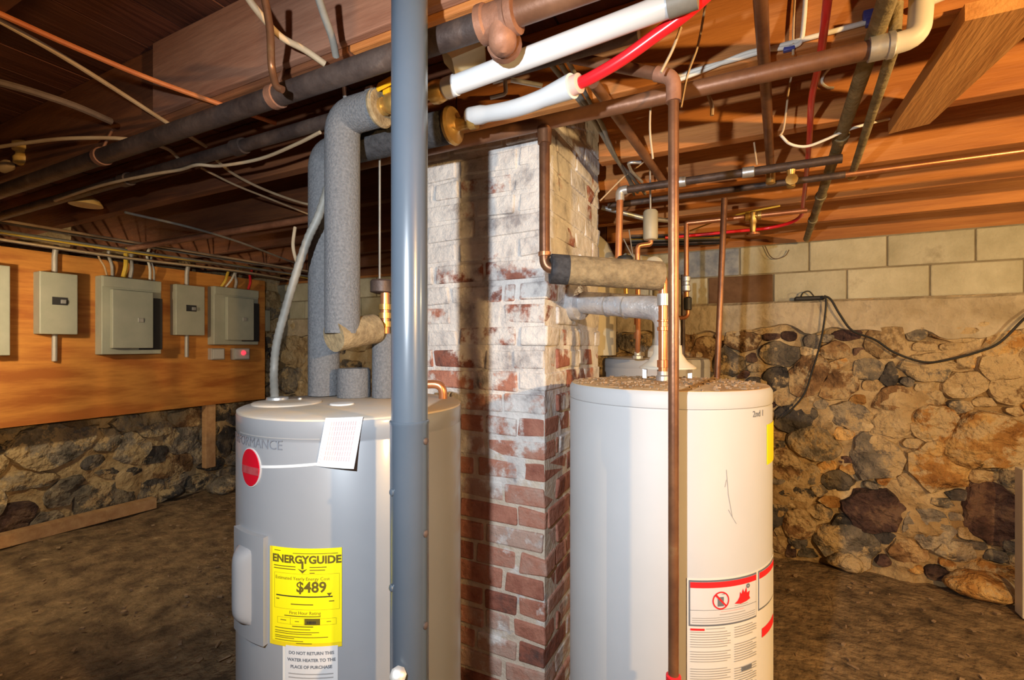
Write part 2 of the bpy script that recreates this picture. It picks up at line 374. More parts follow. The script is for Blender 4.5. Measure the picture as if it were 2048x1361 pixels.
# --- rubble walls
def clip(poly, p, n):           # keep the side where (q-p).n <= 0
    out = []
    for i in range(len(poly)):
        a, b = poly[i], poly[(i+1) % len(poly)]
        da = (a[0]-p[0])*n[0]+(a[1]-p[1])*n[1]; db = (b[0]-p[0])*n[0]+(b[1]-p[1])*n[1]
        if da <= 0: out.append(a)
        if da*db < 0:
            t = da/(da-db); out.append((a[0]+(b[0]-a[0])*t, a[1]+(b[1]-a[1])*t))
    return out
def stones(wall, seeds, rect, to3, rd, gap=.004):
    """seeds: (u, v, half width, half height, kind); Voronoi cells cut by each stone's own outline, one mesh per stone"""
    for i, (u, v, hw, hh, kind) in enumerate(seeds):
        poly = [(u+hw*1.12*abs(math.cos(a))**.7*math.copysign(1, math.cos(a)), v+hh*1.12*abs(math.sin(a))**.7*math.copysign(1, math.sin(a))) for a in [2*PI*k/22+.07 for k in range(22)]]
        poly = [(max(rect[0], min(rect[1], p[0])), max(rect[2], min(rect[3], p[1]))) for p in poly]
        for j, q in enumerate(seeds):
            if j == i: continue
            d = (q[0]-u, (q[1]-v)); L2 = math.hypot(d[0], d[1])
            if L2 > 1.2 or L2 < 1e-6: continue
            # weighted split so that small stones keep their size
            sa = math.hypot(hw*d[0]/L2, hh*d[1]/L2); sb = math.hypot(q[2]*d[0]/L2, q[3]*d[1]/L2)
            t = sa/(sa+sb)*L2-gap*.5
            n = (d[0]/L2, d[1]/L2); poly = clip(poly, (u+n[0]*t, v+n[1]*t), n)
            if len(poly) < 3: break
        if len(poly) < 3: continue
        # resample outline
        seg = []; per = 0
        for k in range(len(poly)):
            a, b = poly[k], poly[(k+1) % len(poly)]; l = math.hypot(b[0]-a[0], b[1]-a[1]); seg.append((a, b, l)); per += l
        if per < .12: continue
        NN = 18; pts = []; k = 0; acc = 0
        for q in range(NN):
            t = per*q/NN
            while k < len(seg)-1 and acc+seg[k][2] < t: acc += seg[k][2]; k += 1
            a, b, l = seg[k]; f = (t-acc)/max(l, 1e-6); pts.append((a[0]+(b[0]-a[0])*f, a[1]+(b[1]-a[1])*f))
        cx = sum(p[0] for p in pts)/NN; cy = sum(p[1] for p in pts)/NN
        sd = rd.uniform(0, 50); D = min(hw, hh)*rd.uniform(.12, .24)+.030
        mb = MB(); vs = []
        for sc, dp in ((1.08, -.04), (1.07, .004), (.98, D*.92), (.6, D)):
            for p in pts:
                wob = 1+.30*noise.noise(V((p[0]*7+sd, p[1]*7, sd)))+.13*noise.noise(V((p[0]*27, p[1]*27+sd, 1)))
                qx = cx+(p[0]-cx)*sc*wob; qy = cy+(p[1]-cy)*sc*wob
                dd = dp+(D*.55*noise.noise(V((qx*9, qy*9, sd)))+D*.45*noise.noise(V((qx*23, qy*23, sd))) if sc < 1 else 0)
                vs.append(to3(qx, qy, dd))
        vs.append(to3(cx, cy, D*(1+.3*noise.noise(V((cx*8, cy*8, sd))))))
        fs = [(r*NN+k, r*NN+(k+1) % NN, (r+1)*NN+(k+1) % NN, (r+1)*NN+k) for r in range(3) for k in range(NN)]
        fs += [(3*NN+k, 3*NN+(k+1) % NN, 4*NN) for k in range(NN)]
        build('stone', MB().add(vs, fs), STONES[kind], wall, True, 55)
def fill(seeds, rect, rd, kinds, w=(.10,.20), h=(.055,.105), tries=4000, k=.66):
    for _ in range(tries):
        u, v = rd.uniform(rect[0], rect[1]), rd.uniform(rect[2], rect[3]); hw = rd.uniform(*w); hh = rd.uniform(*h)
        if all(((u-s[0])/(hw+s[2]))**2+((v-s[1])/(hh+s[3]))**2 > k for s in seeds):
            seeds.append((u, v, hw, hh, rd.choice(kinds)))
# back wall
wb = build('wall_back', grid(-5, 3.2, -.05, H+.28, 420, 110, lambda x, z: (x, YB-.012+(.050*nz3(x, z, 5, 3.1)+.034*nz3(x, z, 9, 8)+.020*nz3(x, z, 2, 21))*(.4 if z > H+.14 else 1), z)), M_mortar)
wb['kind'] = 'structure'
rd = random.Random(21)
BS = [(1590,832,45,26,'dark'),(1694,831,52,25,'gray'),(1624,889,62,30,'gray'),(1756,911,52,48,'gray'),(1747,1018,78,42,'purple'),(1990,1018,68,58,'purple'),
 (1677,961,40,18,'dark'),(1974,880,100,66,'ochre'),(1871,936,55,48,'ochre'),(1850,1056,58,34,'gray'),(1974,1150,60,32,'ochre'),(2025,955,24,24,'gray'),
 (1685,1085,80,36,'gray'),(1910,1101,55,18,'gray'),(1566,928,28,30,'brown'),(1495,639,30,24,'tan'),(1460,722,30,28,'dark'),(1555,706,50,28,'gray'),
 (1672,702,32,18,'brown'),(1553,762,28,24,'dark'),(1615,755,48,38,'brown'),(1770,686,50,30,'brown'),(1737,737,34,18,'gray'),(1776,748,18,26,'dark'),
 (1845,734,58,26,'gray'),(1788,797,58,24,'brown'),(1911,668,45,16,'brown'),(2000,690,48,24,'ochre'),(2015,783,45,30,'brown'),(1930,770,48,26,'tan'),
 (1569,794,20,16,'tan'),(1670,772,38,34,'brown'),(1825,668,22,12,'gray'),(1860,850,50,36,'ochre'),(1780,855,38,26,'tan'),(1640,1020,38,14,'gray'),(1590,985,40,12,'dark'),
 (1600,1045,40,26,'brown'),(1820,985,40,14,'tan'),(1400,640,30,20,'gray'),(1410,700,28,22,'brown'),(1220,680,28,26,'dark'),(1250,640,24,18,'brown'),(590,620,24,30,'gray'),(600,700,26,30,'tan'),(580,760,26,22,'gray')]
seeds = []
for px, py, hw, hh, kd in BS:
    p = onY(px, py, YB); a = onY(px-hw, py, YB); b = onY(px+hw, py, YB); c = onY(px, py-hh, YB)
    seeds.append((p.x, p.z, (b.x-a.x)/2, c.z-p.z, kd))
fill(seeds, (-4.5, 2.3, .06, H+.04), rd, ['gray','brown','brown','ochre','dark','gray','tan'], w=(.10,.19))
fill(seeds, (-.5, 1.75, .05, H+.06), rd, ['gray','brown','dark','ochre','tan','purple'], w=(.035,.075), h=(.020,.042), tries=9000, k=.80)
print('back wall stones', len(seeds))
stones(wb, seeds, (-4.6, 2.4, .0, H+.10), lambda u, v, d: (u, YB-d, v), rd)
# parging band and block courses
build('parging', grid(-4.6, 3.0, H+.06, H+.285, 220, 12, lambda x, z: (x, YB-.012-.030*(z < H+.27)+.026*nz3(x, z, 2, 6)+(.06 if z < H+.07 else 0), H+.285-(H+.285-z)*(1+.45*nz3(x, 0, 3, 2.3)+.25*nz3(x, 0, 8, 7)))), M_parge, wb)
bz = [(H+.283, H+.466, .766-.2), (H+.474, H+.657, .766)]
for z0, z1, ph in bz:
    k = -14
    while True:
        x0 = ph+.4*k+.004; k += 1
        if x0 > 2.9: break
        xc = x0+.2; mt = M_block; rec = 0
        if z0 < H+.3 and -.3 < xc < .1: mt = M_blockbrown; rec = .004
        if z0 > H+.4 and -.45 < xc < .1: mt = M_blockblue
        build('concrete_block', MB().box((x0, YB+rec, z0), (x0+.392, YB+.18, z1), .006), mt, wb, False)
build('block_mortar', MB().box((-4.9, YB+.010, H+.27), (3.0, YB+.17, H+.665)), pm('block_joint', (.22,.18,.11), (.36,.30,.20), 6, .95, coords='World'), wb, False)
build('sill_plate', MB().box((-4.9, YB+.03, H+.665), (3.0, YB+.17, H+.69)), M_joist, wb, False)
# left wall
wl = build('wall_left', grid(-1.8, 3.62, -.05, ZT, 190, 80, lambda y, z: (XL+.008+.05*nz3(y, z, 7, 3.1)+.026*nz3(y, z, 1, 8)+.012*nz3(y, z, 4, 21), y, z)), M_mortar)
wl['kind'] = 'structure'
LS = [(100,893,98,38,'gray'),(262,900,38,34,'gray'),(358,878,40,22,'gray'),(345,932,46,22,'brown'),(239,944,44,11,'dark'),(181,925,24,14,'dark'),(50,962,64,16,'gray'),
 (206,995,90,26,'gray'),(33,1036,45,24,'purple'),(300,985,34,20,'dark'),(448,880,22,30,'dark'),(460,950,34,18,'gray'),(400,965,34,16,'gray')]
seeds = []
for px, py, hw, hh, kd in LS:
    p = onX(px, py, XL); a = onX(px-hw, py, XL); b = onX(px+hw, py, XL); c = onX(px, py-hh, XL)
    seeds.append((p.y, p.z, (b.y-a.y)/2, c.z-p.z, kd))
fill(seeds, (.4, 3.5, .05, H-.45), rd, ['gray','dark','brown','gray'], w=(.10,.18))
fill(seeds, (3.15, 3.5, H-.45, H+.6), rd, ['gray','dark','tan','gray'], w=(.10,.18))
stones(wl, seeds, (.2, 3.55, .0, ZJ), lambda u, v, d: (XL+d, u, v), rd)

# ================================================================== CHIMNEY
ch = thing('chimney', 'square brick chimney with flaking white paint standing between the two water heaters', 'chimney', ((CH['x0']+CH['x1'])/2, (CH['y0']+CH['y1'])/2, 0))
build('mortar_core', MB().box((CH['x0']+.005, CH['y0']+.005, 0), (CH['x1']-.005, CH['y1']-.005, ZT-.005)), M_bmortar, ch, False)
rd = random.Random(5); CP = .0722; TH = .092
stuff = MB(); nb = 0
def jbox(lo, hi, rd):
    mb = MB().box(lo, hi, .006); j = .003
    sx, sy, sz = [rd.uniform(-j, j) for _ in range(3)]; s0 = rd.uniform(0, 40)
    for i, p in enumerate(mb.v): mb.v[i] = p+V((sx, sy, sz))+V((nz3(p.x, p.y, p.z+s0, 14), nz3(p.x+s0, p.y, p.z, 14), nz3(p.x, p.y+s0, p.z, 14)))*.009
    return mb
def row(a, b, off, rd):
    out = []; p = a-off
    while p < b-.02:
        q = p+(.205 if rd.random() > .18 else .102); e = min(q, b)
        if b-e < .05: e = b
        s = max(p, a)
        if e-s > .03: out.append((s, e-.012))
        p = q if e < b else b
    return out
c = 0
while c*CP < ZT-.03:
    z0 = c*CP+.004; z1 = min(z0+CP-.013, ZT-.004); ev = c % 2 == 0
    off = 0 if c % 4 < 2 else .07
    fx0, fx1 = (CH['x0'], CH['x1']) if ev else (CH['x0']+TH+.008, CH['x1']-TH-.008)
    sy0, sy1 = (CH['y0']+TH+.008, CH['y1']-TH-.008) if ev else (CH['y0'], CH['y1'])
    for (a, b) in row(fx0, fx1+.009, off, rd):
        o = build('brick', jbox((a, CH['y0'], z0), (b, CH['y0']+TH, z1), rd), M_brick, ch, False); nb += 1
        m = jbox((a, CH['y1']-TH, z0), (b, CH['y1'], z1), rd); stuff.add(m.v, m.f)
    for (a, b) in row(sy0, sy1+.009, off, rd):
        o = build('brick', jbox((CH['x1']-TH, a, z0), (CH['x1'], b, z1), rd), M_brick, ch, False); nb += 1
        m = jbox((CH['x0'], a, z0), (CH['x0']+TH, b, z1), rd); stuff.add(m.v, m.f)
    c += 1
o = build('rear_brickwork', stuff, M_brick, ch, False); o['kind'] = 'stuff'
print('bricks', nb)

# ================================================================== WATER HEATERS
class Cyl:
    def __init__(s, c, r): s.c = V((c[0], c[1], 0)); s.r = r
    def hit(s, px, py):
        d = ray(px, py); ax, ay = d.x, d.y; cx, cy = s.c.x, s.c.y
        A = ax*ax+ay*ay; B = -2*(ax*cx+ay*cy); Cc = cx*cx+cy*cy-s.r**2
        t = (-B-math.sqrt(max(0, B*B-4*A*Cc)))/(2*A); p = C0+d*t
        return math.atan2(p.y-cy, p.x-cx), p.z
    def at(s, th, z, e=0.): return V((s.c.x+(s.r+e)*math.cos(th), s.c.y+(s.r+e)*math.sin(th), z))
def patch(mb, cy, th0, th1, z0, z1, e0, e1, n=None, skew=0., rise=0.):
    """rectangular sheet wrapped on the cylinder, from e0 to e1 off the surface"""
    n = n or max(2, int(abs(th1-th0)/.05)); o = []
    for e in (e0, e1):
        for i in range(n+1):
            th = th0+(th1-th0)*i/n; zr = rise*i/n
            o.append(cy.at(th+skew, z0+zr, e)); o.append(cy.at(th, z1+zr, e))
    m = 2*(n+1); fs = []
    for i in range(n):
        a = 2*i
        fs += [(a, a+2, a+3, a+1), (m+a, m+a+1, m+a+3, m+a+2), (a, m+a, m+a+2, a+2), (a+1, a+3, m+a+3, m+a+1)]
    fs += [(0, 1, m+1, m), (2*n, m+2*n, m+2*n+1, 2*n+1)]
    return mb.add(o, fs)
def text_mb(body, size, place, align='LEFT', bold=0.):
    cu = bpy.data.curves.new('t', 'FONT'); cu.body = body; cu.size = size; cu.align_x = align; cu.offset = bold; cu.resolution_u = 3
    ob = bpy.data.objects.new('t', cu); COL.objects.link(ob); bpy.context.view_layer.update()
    me = bpy.data.meshes.new_from_object(ob.evaluated_get(bpy.context.evaluated_depsgraph_get()))
    mb = MB().add([place(v.co.x, v.co.y) for v in me.vertices], [list(p.vertices) for p in me.polygons])
    bpy.data.objects.remove(ob); bpy.data.curves.remove(cu); bpy.data.meshes.remove(me); return mb
def flat(name, mb, mat, parent): return build(name, mb, mat, parent, False)

# ---------- grey heater on the left
cy1 = Cyl((-.939, .953), .28); Z1 = H-.156
h1 = thing('water_heater', 'dark grey electric water heater with yellow energy label and red oval badge', 'water heater', (cy1.c.x, cy1.c.y, 0))
build('tank_body', MB().lathe((cy1.c.x, cy1.c.y, 0), (0,0,1), [(.27, 0), (.28, .01), (.28, Z1-.055), (.2785, Z1-.052), (.2785, Z1-.048), (.28, Z1-.045), (.28, Z1-.01), (.277, Z1-.003)], 96), M_tank1, h1)
lid = build('lid', MB().lathe((cy1.c.x, cy1.c.y, Z1-.006), (0,0,1), [(.279, 0), (.279, .004), (.272, .007), (.0, .009)], 96), M_lid1, h1)
zl = Z1+.003
def disc(px, py, r, name, mat, par, hgt=.004, ins=.0):
    p = onZ(px, py, zl-H); return build(name, MB().lathe((p.x, p.y, zl-.003), (0,0,1), [(r, 0), (r, hgt*.7), (r*.96, hgt), (r*.5, hgt+.001), (0, hgt+.001)], 40), mat, par)
disc(575, 806, .085, 'junction_cover', M_lid1, lid, .007)
disc(684, 809, .030, 'knockout_cap', M_white, lid, .006); disc(600, 803, .006, 'cover_screw', M_galv, lid, .012)
disc(555, 803, .028, 'conduit_locknut', M_galv, lid, .014)
build('base_skirt', MB().lathe((cy1.c.x, cy1.c.y, 0), (0,0,1), [(.288, 0), (.288, .06), (.281, .075)], 64), M_white, h1)
build('plastic_wrap_edge', patch(MB(), cy1, -PI*1.0, -PI*.60, H-.86, H-.80, -.001, .004, 14, rise=-.09), M_white, h1)
# access cover on the left flank
ta, zt = cy1.hit(478, 1048); tb, zb = cy1.hit(536, 1288)
ta = tb-.42
cv = build('access_cover', patch(MB(), cy1, ta, tb, zb, zt, -.002, .012, 8), M_tank1, h1)
mb = MB(); nu, nv = 12, 20; vs = []
for j in range(nv+1):
    for i in range(nu+1):
        u_, v_ = 2*i/nu-1, 2*j/nv-1
        vs.append(cy1.at(tb-.235+.115*u_, (zb+zt)/2+(zt-zb)*.37*v_, .009+.024*(1-abs(u_)**2.4)*(1-v_**8)))
build('cover_bulge', mb.add(vs, [(j*(nu+1)+i, j*(nu+1)+i+1, (j+1)*(nu+1)+i+1, (j+1)*(nu+1)+i) for j in range(nv) for i in range(nu)]), M_tank1, cv, True, 80)
# badge
tc_, zc = cy1.hit(502, 935); tr, _ = cy1.hit(521, 935); _, zt_ = cy1.hit(502, 898); hw = (tr-tc_)*1.0; hz = zt_-zc
def oval(e, kx, kz, mb, t0=tc_, z0=zc):
    n = 40; vs = [cy1.at(t0+hw*kx*math.cos(2*PI*k/n), z0+hz*kz*math.sin(2*PI*k/n), e) for k in range(n)]+[cy1.at(t0+hw*kx*.5*math.cos(2*PI*k/n), z0+hz*kz*.5*math.sin(2*PI*k/n), e) for k in range(n)]+[cy1.at(t0, z0, e)]
    vs += [cy1.at(t0+hw*kx*math.cos(2*PI*k/n), z0+hz*kz*math.sin(2*PI*k/n), .0) for k in range(n)]
    fs = [(k, (k+1) % n, n+(k+1) % n, n+k) for k in range(n)]+[(n+k, n+(k+1) % n, 2*n) for k in range(n)]+[(2*n+1+k, 2*n+1+(k+1) % n, (k+1) % n, k) for k in range(n)]
    return mb.add(vs, fs)
build('badge_rim', oval(.002, 1.10, 1.06, MB()), M_tank3, h1)
bd = build('oval_badge', oval(.0035, 1, 1, MB()), M_logored, h1)
flat('badge_band', patch(MB(), cy1, tc_-hw*.93, tc_+hw*.96, zc-hz*.34, zc+hz*.06, .0036, .0045, 8), M_logogrey, bd)
zt2 = cy1.hit(525, 897)[1]
flat('marking_text', text_mb('PERFORMANCE', .030, lambda u, v: cy1.at(cy1.hit(566, 890)[0]+u/.28, zt2+v, .0012), 'RIGHT'), pm('faded_ink', (.15,.16,.185), None, 4, .5), h1)
t0, z0 = cy1.hit(523, 934); t1, z1 = cy1.hit(640, 928)
flat('white_stripe', patch(MB(), cy1, t0, t1, z0-.003, z0+.003, .0005, .0015, 12, rise=z1-z0), M_white, h1)
t0, z0 = cy1.hit(490, 872); t1, z1 = cy1.hit(640, 880)
flat('grey_stripe', patch(MB(), cy1, t0-.1, t1, z1, z1+.0022, .0004, .001, 12), M_inklight, h1)
# yellow energy label
tL, zT = cy1.hit(547, 1096); tR, _ = cy1.hit(684, 1102); _, zB = cy1.hit(610, 1292); _, zTm = cy1.hit(610, 1097)
zT = zTm; LW = (tR-tL)*.28; LH = zT-zB
eg = flat('energy_label', patch(MB(), cy1, tL, tR, zB+.006, zT, .002, .0028, 12), M_yellow, h1)
flat('label_backing', patch(MB(), cy1, tL-.028, tR, zB-.004, zT-.001, .0004, .0019, 12), M_yellowdk, h1)
def LP(u, v): return cy1.at(tL+u*LW/.28, zT-v*LH, .0034)        # u, v in 0..1 on the label
def ltxt(s, u, v, size, al='LEFT', mat=M_inkyel, bold=0.): return flat('print', text_mb(s, size, lambda x, y: LP(u+x/LW, v-y/LH), al, bold), mat, eg)
def lbar(u0, u1, v0, v1, mat=M_inkyel):
    mb = MB(); n = 8
    for i in range(n):
        a, b = u0+(u1-u0)*i/n, u0+(u1-u0)*(i+1)/n
        mb.add([LP(a, v1), LP(b, v1), LP(b, v0), LP(a, v0)], [(0,1,2,3)])
    return flat('print', mb, mat, eg)
ltxt('ENERGYGUIDE', .5, .150, LW*.148, 'CENTER', M_inkyel, .0009)
flat('print', MB().add([LP(.455,.13), LP(.485,.13), LP(.485,.21), LP(.455,.21), LP(.40,.205), LP(.47,.255), LP(.54,.205), LP(.47,.225)], [(0,3,2,1),(4,5,7),(7,5,6)]), M_inkyel, eg)
lbar(.04, .14, .030, .037); lbar(.33, .95, .048, .055)
for v in (.185, .212): lbar(.03, .37, v, v+.009)
for v, e in ((.185, .8), (.215, .78), (.245, .64)): lbar(.57, e, v, v+.009)
for v0, v1 in ((.26, .262), (.625, .627)): lbar(.04, .97, v0, v1)
for u in (.04, .968): lbar(u, u+.003, .26, .627)
ltxt("Estimated Yearly Energy Cost", .45, .325, .0098, 'CENTER')
ltxt('$489', .80, .445, .031, 'RIGHT', M_inkyel, .0008)
lbar(.07, .88, .487, .500, M_ink)
flat('print', MB().add([LP(.80,.455), LP(.87,.455), LP(.835,.49)], [(0,2,1)]), M_inkyel, eg)
lbar(.07, .12, .525, .535); lbar(.83, .90, .535, .545); lbar(.30, .62, .568, .578)
ltxt('First Hour Rating', .5, .675, .0095, 'CENTER'); lbar(.20, .72, .690, .699)
for v in (.715, .780): lbar(.09, .93, v, v+.002)
for u in (.09, .29, .49, .71, .927): lbar(u, u+.003, .715, .782)
lbar(.50, .71, .715, .780, M_inkyel); lbar(.53, .66, .742, .770, M_ink); lbar(.14, .23, .74, .748); lbar(.36, .42, .745, .752); lbar(.80, .86, .745, .752); lbar(.32, .62, .795, .804)
for v, e in ((.825,.58),(.855,.70),(.875,.60),(.905,.82),(.922,.35),(.948,.48),(.968,.60)): lbar(.05 if v < .95 else .38, e, v, v+.007)
# notice below it
uL, _ = cy1.hit(573, 1320); uR, _ = cy1.hit(676, 1320); nT = zB-.001
nt_ = flat('notice_label', patch(MB(), cy1, uL, uR, nT-.22, nT, .0006, .0022, 10), M_paper, h1)
flat('notice_edge', patch(MB(), cy1, uL-.03, uL, nT-.22, nT-.004, .0004, .0012, 3), M_cream, h1)
NW = (uR-uL)*.28
def npl(cu, z): return lambda x, y: cy1.at(uL+(cu*NW+x)/.28, z+y, .0027)
for i, s in enumerate(('DO NOT RETURN THIS', 'WATER HEATER TO THE', 'PLACE OF PURCHASE')):
    flat('print', text_mb(s, NW*.083, npl(.5, nT-.017-.0145*i), 'CENTER', .0003), M_inkgrey, nt_)
for i, (a, b) in enumerate(((.06,.92),(.06,.92),(.2,.78))):
    z = nT-.059-.008*i; flat('print', patch(MB(), cy1, uL+a*NW/.28, uL+b*NW/.28, z, z+.0022, .0023, .0027, 6), M_inklight, nt_)
flat('print', text_mb('1-800', .017, npl(.02, nT-.100), 'LEFT', .0005), M_inkgrey, nt_)
# paper sheet taped over the rim
ka, kz1 = cy1.hit(652, 836); kb, _ = cy1.hit(726, 833); kc, kz0 = cy1.hit(634, 932); kd, _ = cy1.hit(708, 938)
vs = []; n = 10
for j in range(n+1):
    f = j/n
    for i in range(5):
        g = i/4; th = (ka+(kb-ka)*g)*(1-f)+(kc+(kd-kc)*g)*f
        vs.append(cy1.at(th, kz1+(kz0-kz1)*f-.004*g*f, .003+.022*f*g*f))
vs2 = [p+V((0, 0, -.0006))+(cy1.c+V((0,0,p.z))-p).normalized()*.0012 for p in vs]; m = len(vs)
fs = [(j*5+i, j*5+i+1, (j+1)*5+i+1, (j+1)*5+i) for j in range(n) for i in range(4)]; fs += [tuple(q+m for q in f[::-1]) for f in fs]
ps = build('paper_tag', MB().add(vs+vs2, fs), M_paper, h1)
def tagp(g, f): 
    th = (ka+(kb-ka)*g)*(1-f)+(kc+(kd-kc)*g)*f; return cy1.at(th, kz1+(kz0-kz1)*f-.004*g*f, .0042+.022*f*g*f)
mb = MB()
for k in range(11):
    g = .18+.64*k/10; 
    for q in range(8): f0 = .08+.1*q; mb.add([tagp(g, f0), tagp(g+.016, f0), tagp(g+.016, f0+.085), tagp(g, f0+.085)], [(0,1,2,3)])
flat('fine_print', mb, M_inkpink, ps)
mb = MB()
for k in range(13):
    f0 = .04+.072*k
    for g in (.03, .90): mb.add([tagp(g, f0), tagp(g+.02, f0-.002), tagp(g+.08, f0+.03), tagp(g+.07, f0+.034)], [(0,1,2,3)])
flat('hatched_border', mb, M_inkpink, ps)

# ---------- pale gas heater on the right
P2 = V((CA*.414-SA*1.277, SA*.414+CA*1.277, 0)); cy2 = Cyl(P2, .255); Z2 = H-.102
h2 = thing('water_heater', 'pale grey gas water heater with red and white warning labels and a draft hood', 'water heater', (cy2.c.x, cy2.c.y, 0))
build('tank_body', MB().lathe((cy2.c.x, cy2.c.y, 0), (0,0,1), [(.245, .03), (.255, .04), (.255, Z2-.045), (.2535, Z2-.043), (.2535, Z2-.040), (.2555, Z2-.038), (.2555, Z2-.010), (.250, Z2-.001)], 96), M_tank2, h2)
lid2 = build('lid', MB().lathe((cy2.c.x, cy2.c.y, Z2-.004), (0,0,1), [(.250, 0), (.249, .004), (0, .005)], 80), M_lid2, h2)
rd = random.Random(9); mb = MB()
for i in range(260):
    a = rd.uniform(0, 2*PI); r = .245*math.sqrt(rd.random()); x, y = cy2.c.x+r*math.cos(a), cy2.c.y+r*math.sin(a); b = rd.uniform(0, PI); l = rd.uniform(.004, .014); w = l*.4
    c_, s_ = math.cos(b), math.sin(b); z = Z2+.0008
    vs = [(x+c_*l*i_-s_*w*j, y+s_*l*i_+c_*w*j, z+.003*k) for k in (0, 1) for i_, j in ((-.5,-.5),(.5,-.4),(.45,.5),(-.5,.45))]
    mb.add(vs, [(3,2,1,0),(4,5,6,7),(0,1,5,4),(1,2,6,5),(2,3,7,6),(3,0,4,7)])
o = build('lid_flakes', mb, M_debris, h2, False); o['kind'] = 'stuff'
for k in range(3): 
    a = k*2.1+.5; build('foot', MB().box((cy2.c.x+.2*math.cos(a)-.02, cy2.c.y+.2*math.sin(a)-.02, -.01), (cy2.c.x+.2*math.cos(a)+.02, cy2.c.y+.2*math.sin(a)+.02, .05)), M_tank3, h2, False)
# warning label sheet
def px2(px, py): return cy2.hit(px, py)
wl_, wzT = px2(1376, 1160); wr, _ = px2(1511, 1150); wzB = px2(1380, 1252)[1]
sheet = flat('instruction_sheet', patch(MB(), cy2, wl_-.01, wr+.72, wzB-.55, wzT+.004, .0004, .0014, 30), M_cream, h2)
def q2(a, b, z0, z1, e, mat, par, name='print'): return flat(name, patch(MB(), cy2, a, b, z0, z1, e-.0004, e), mat, par)
hh_ = wzT-wzB
q2(wl_+.004, wr, wzB, wzT, .0020, M_inkgrey, sheet, 'warning_frame'); q2(wl_+.016, wr-.006, wzB+.004, wzT-.004, .0024, M_paper, sheet, 'warning_panel')
q2(wl_+.016, wr-.006, wzT-.0165, wzT-.004, .0028, M_redmat, sheet, 'red_header')
def R2(u, v, e=.003): return cy2.at(wl_+.016+(wr-wl_-.022)*u, wzT-.004-(hh_-.008)*v, e)
ww = (wr-wl_-.022)*.255; hv = hh_-.008
def ring(cu, cv, r0, r1, mat, name='print', e=.0034, n=32):
    vs = []
    for k in range(n):
        a = 2*PI*k/n
        for r in (r0, r1): vs.append(R2(cu+r*math.cos(a)/ww, cv-r*math.sin(a)/hv, e))
    return flat(name, MB().add(vs, [(2*k, 2*((k+1) % n), 2*((k+1) % n)+1, 2*k+1) for k in range(n)]), mat, sheet)
flat('print', MB().add([R2(.355,.36,.0030), R2(.44,.36,.0030), R2(.44,.58,.0030), R2(.355,.58,.0030), R2(.40,.30,.003), R2(.47,.27,.003), R2(.47,.30,.003)], [(0,3,2,1),(4,6,5)]), M_inkgrey, sheet)
ring(.40, .44, .0165, .0195, M_redmat, 'prohibition_ring')
flat('prohibition_bar', MB().add([R2(.40-.0135/ww, .44-.0135/hv+.03, .0036), R2(.40-.0115/ww, .44-.0155/hv, .0036), R2(.40+.0135/ww, .44+.0115/hv, .0036), R2(.40+.0115/ww, .44+.0145/hv, .0036)], [(0,3,2,1)]), M_redmat, sheet)
fl = [(.60,.56),(.65,.50),(.68,.42),(.69,.30),(.71,.37),(.74,.24),(.76,.34),(.80,.22),(.81,.36),(.86,.33),(.85,.45),(.87,.52),(.80,.56),(.70,.59)]
flat('flame_symbol', MB().add([R2(u, v, .0031) for u, v in fl]+[R2(.76,.48,.0031)], [(k, (k+1) % len(fl), len(fl)) for k in range(len(fl))]), M_redmat, sheet)
ring(.83, .20, .002, .005, M_inkgrey)
def b2(u0, u1, v0, v1, mat=M_inklight):
    mb = MB(); n = 6
    for i in range(n):
        a, b = u0+(u1-u0)*i/n, u0+(u1-u0)*(i+1)/n; mb.add([R2(a, v1), R2(b, v1), R2(b, v0), R2(a, v0)], [(0,1,2,3)])
    return flat('print', mb, mat, sheet)
b2(0, 1, .655, .665, M_inkgrey); b2(.60, .83, .60, .612); b2(.40, .75, .70, .715, M_inkpink); b2(.38, .78, .77, .785)
for v in (.84, .89, .94): b2(.02, .97, v, v+.014)
b2(0, .18, 1.09, 1.14, M_redmat); b2(.20, .46, 1.09, 1.105)
for k in range(26):
    v = 1.17+.058*k
    if k not in (7, 13, 14, 20): b2(0, .54-.05*((k*7) % 3 == 0), v, v+.016); 
    if k not in (5, 6, 15, 16): b2(.60, 1.0-.08*((k*5) % 4 == 0), v-.05, v-.034)
b2(.72, .90, 2.12, 2.22, M_inkgrey)
s0 = wr+.03
q2(s0, s0+.40, wzB+.01, wzT, .0020, M_inkgrey, sheet, 'side_frame'); q2(s0+.012, s0+.39, wzB+.014, wzT-.004, .0024, M_paper, sheet, 'side_panel'); q2(s0+.012, s0+.39, wzT-.018, wzT-.004, .0028, M_redmat, sheet, 'red_header')
q2(s0+.06, s0+.39, wzB-.055, wzB-.035, .0024, M_redmat, sheet, 'red_header')
ya, yzT = px2(1533, 850); yzB = px2(1533, 930)[1]
ylab = flat('yellow_label', patch(MB(), cy2, ya, ya+.35, yzB, yzT, .0006, .0018, 8), M_yellow, h2)
# hand-drawn mark and scratches
ma, mz = px2(1505, 835)
flat('pen_mark', text_mb('2nd 1', .020, lambda u, v: cy2.at(ma+u/.255, mz+v*1.0, .0009)), M_inkgrey, h2)
mb = MB()
for (x0, y0, x1, y1) in ((1452,940,1456,990),(1456,990,1464,1035),(1464,1035,1456,1020),(1452,960,1449,975),(1464,1035,1472,1048)):
    a, za = px2(x0, y0); b, zb_ = px2(x1, y1)
    mb.add([cy2.at(a, za, .0006), cy2.at(a+.005, za, .0006), cy2.at(b+.005, zb_, .0006), cy2.at(b, zb_, .0006)], [(0,1,2,3)])
flat('scuff', mb, M_inklight, h2)
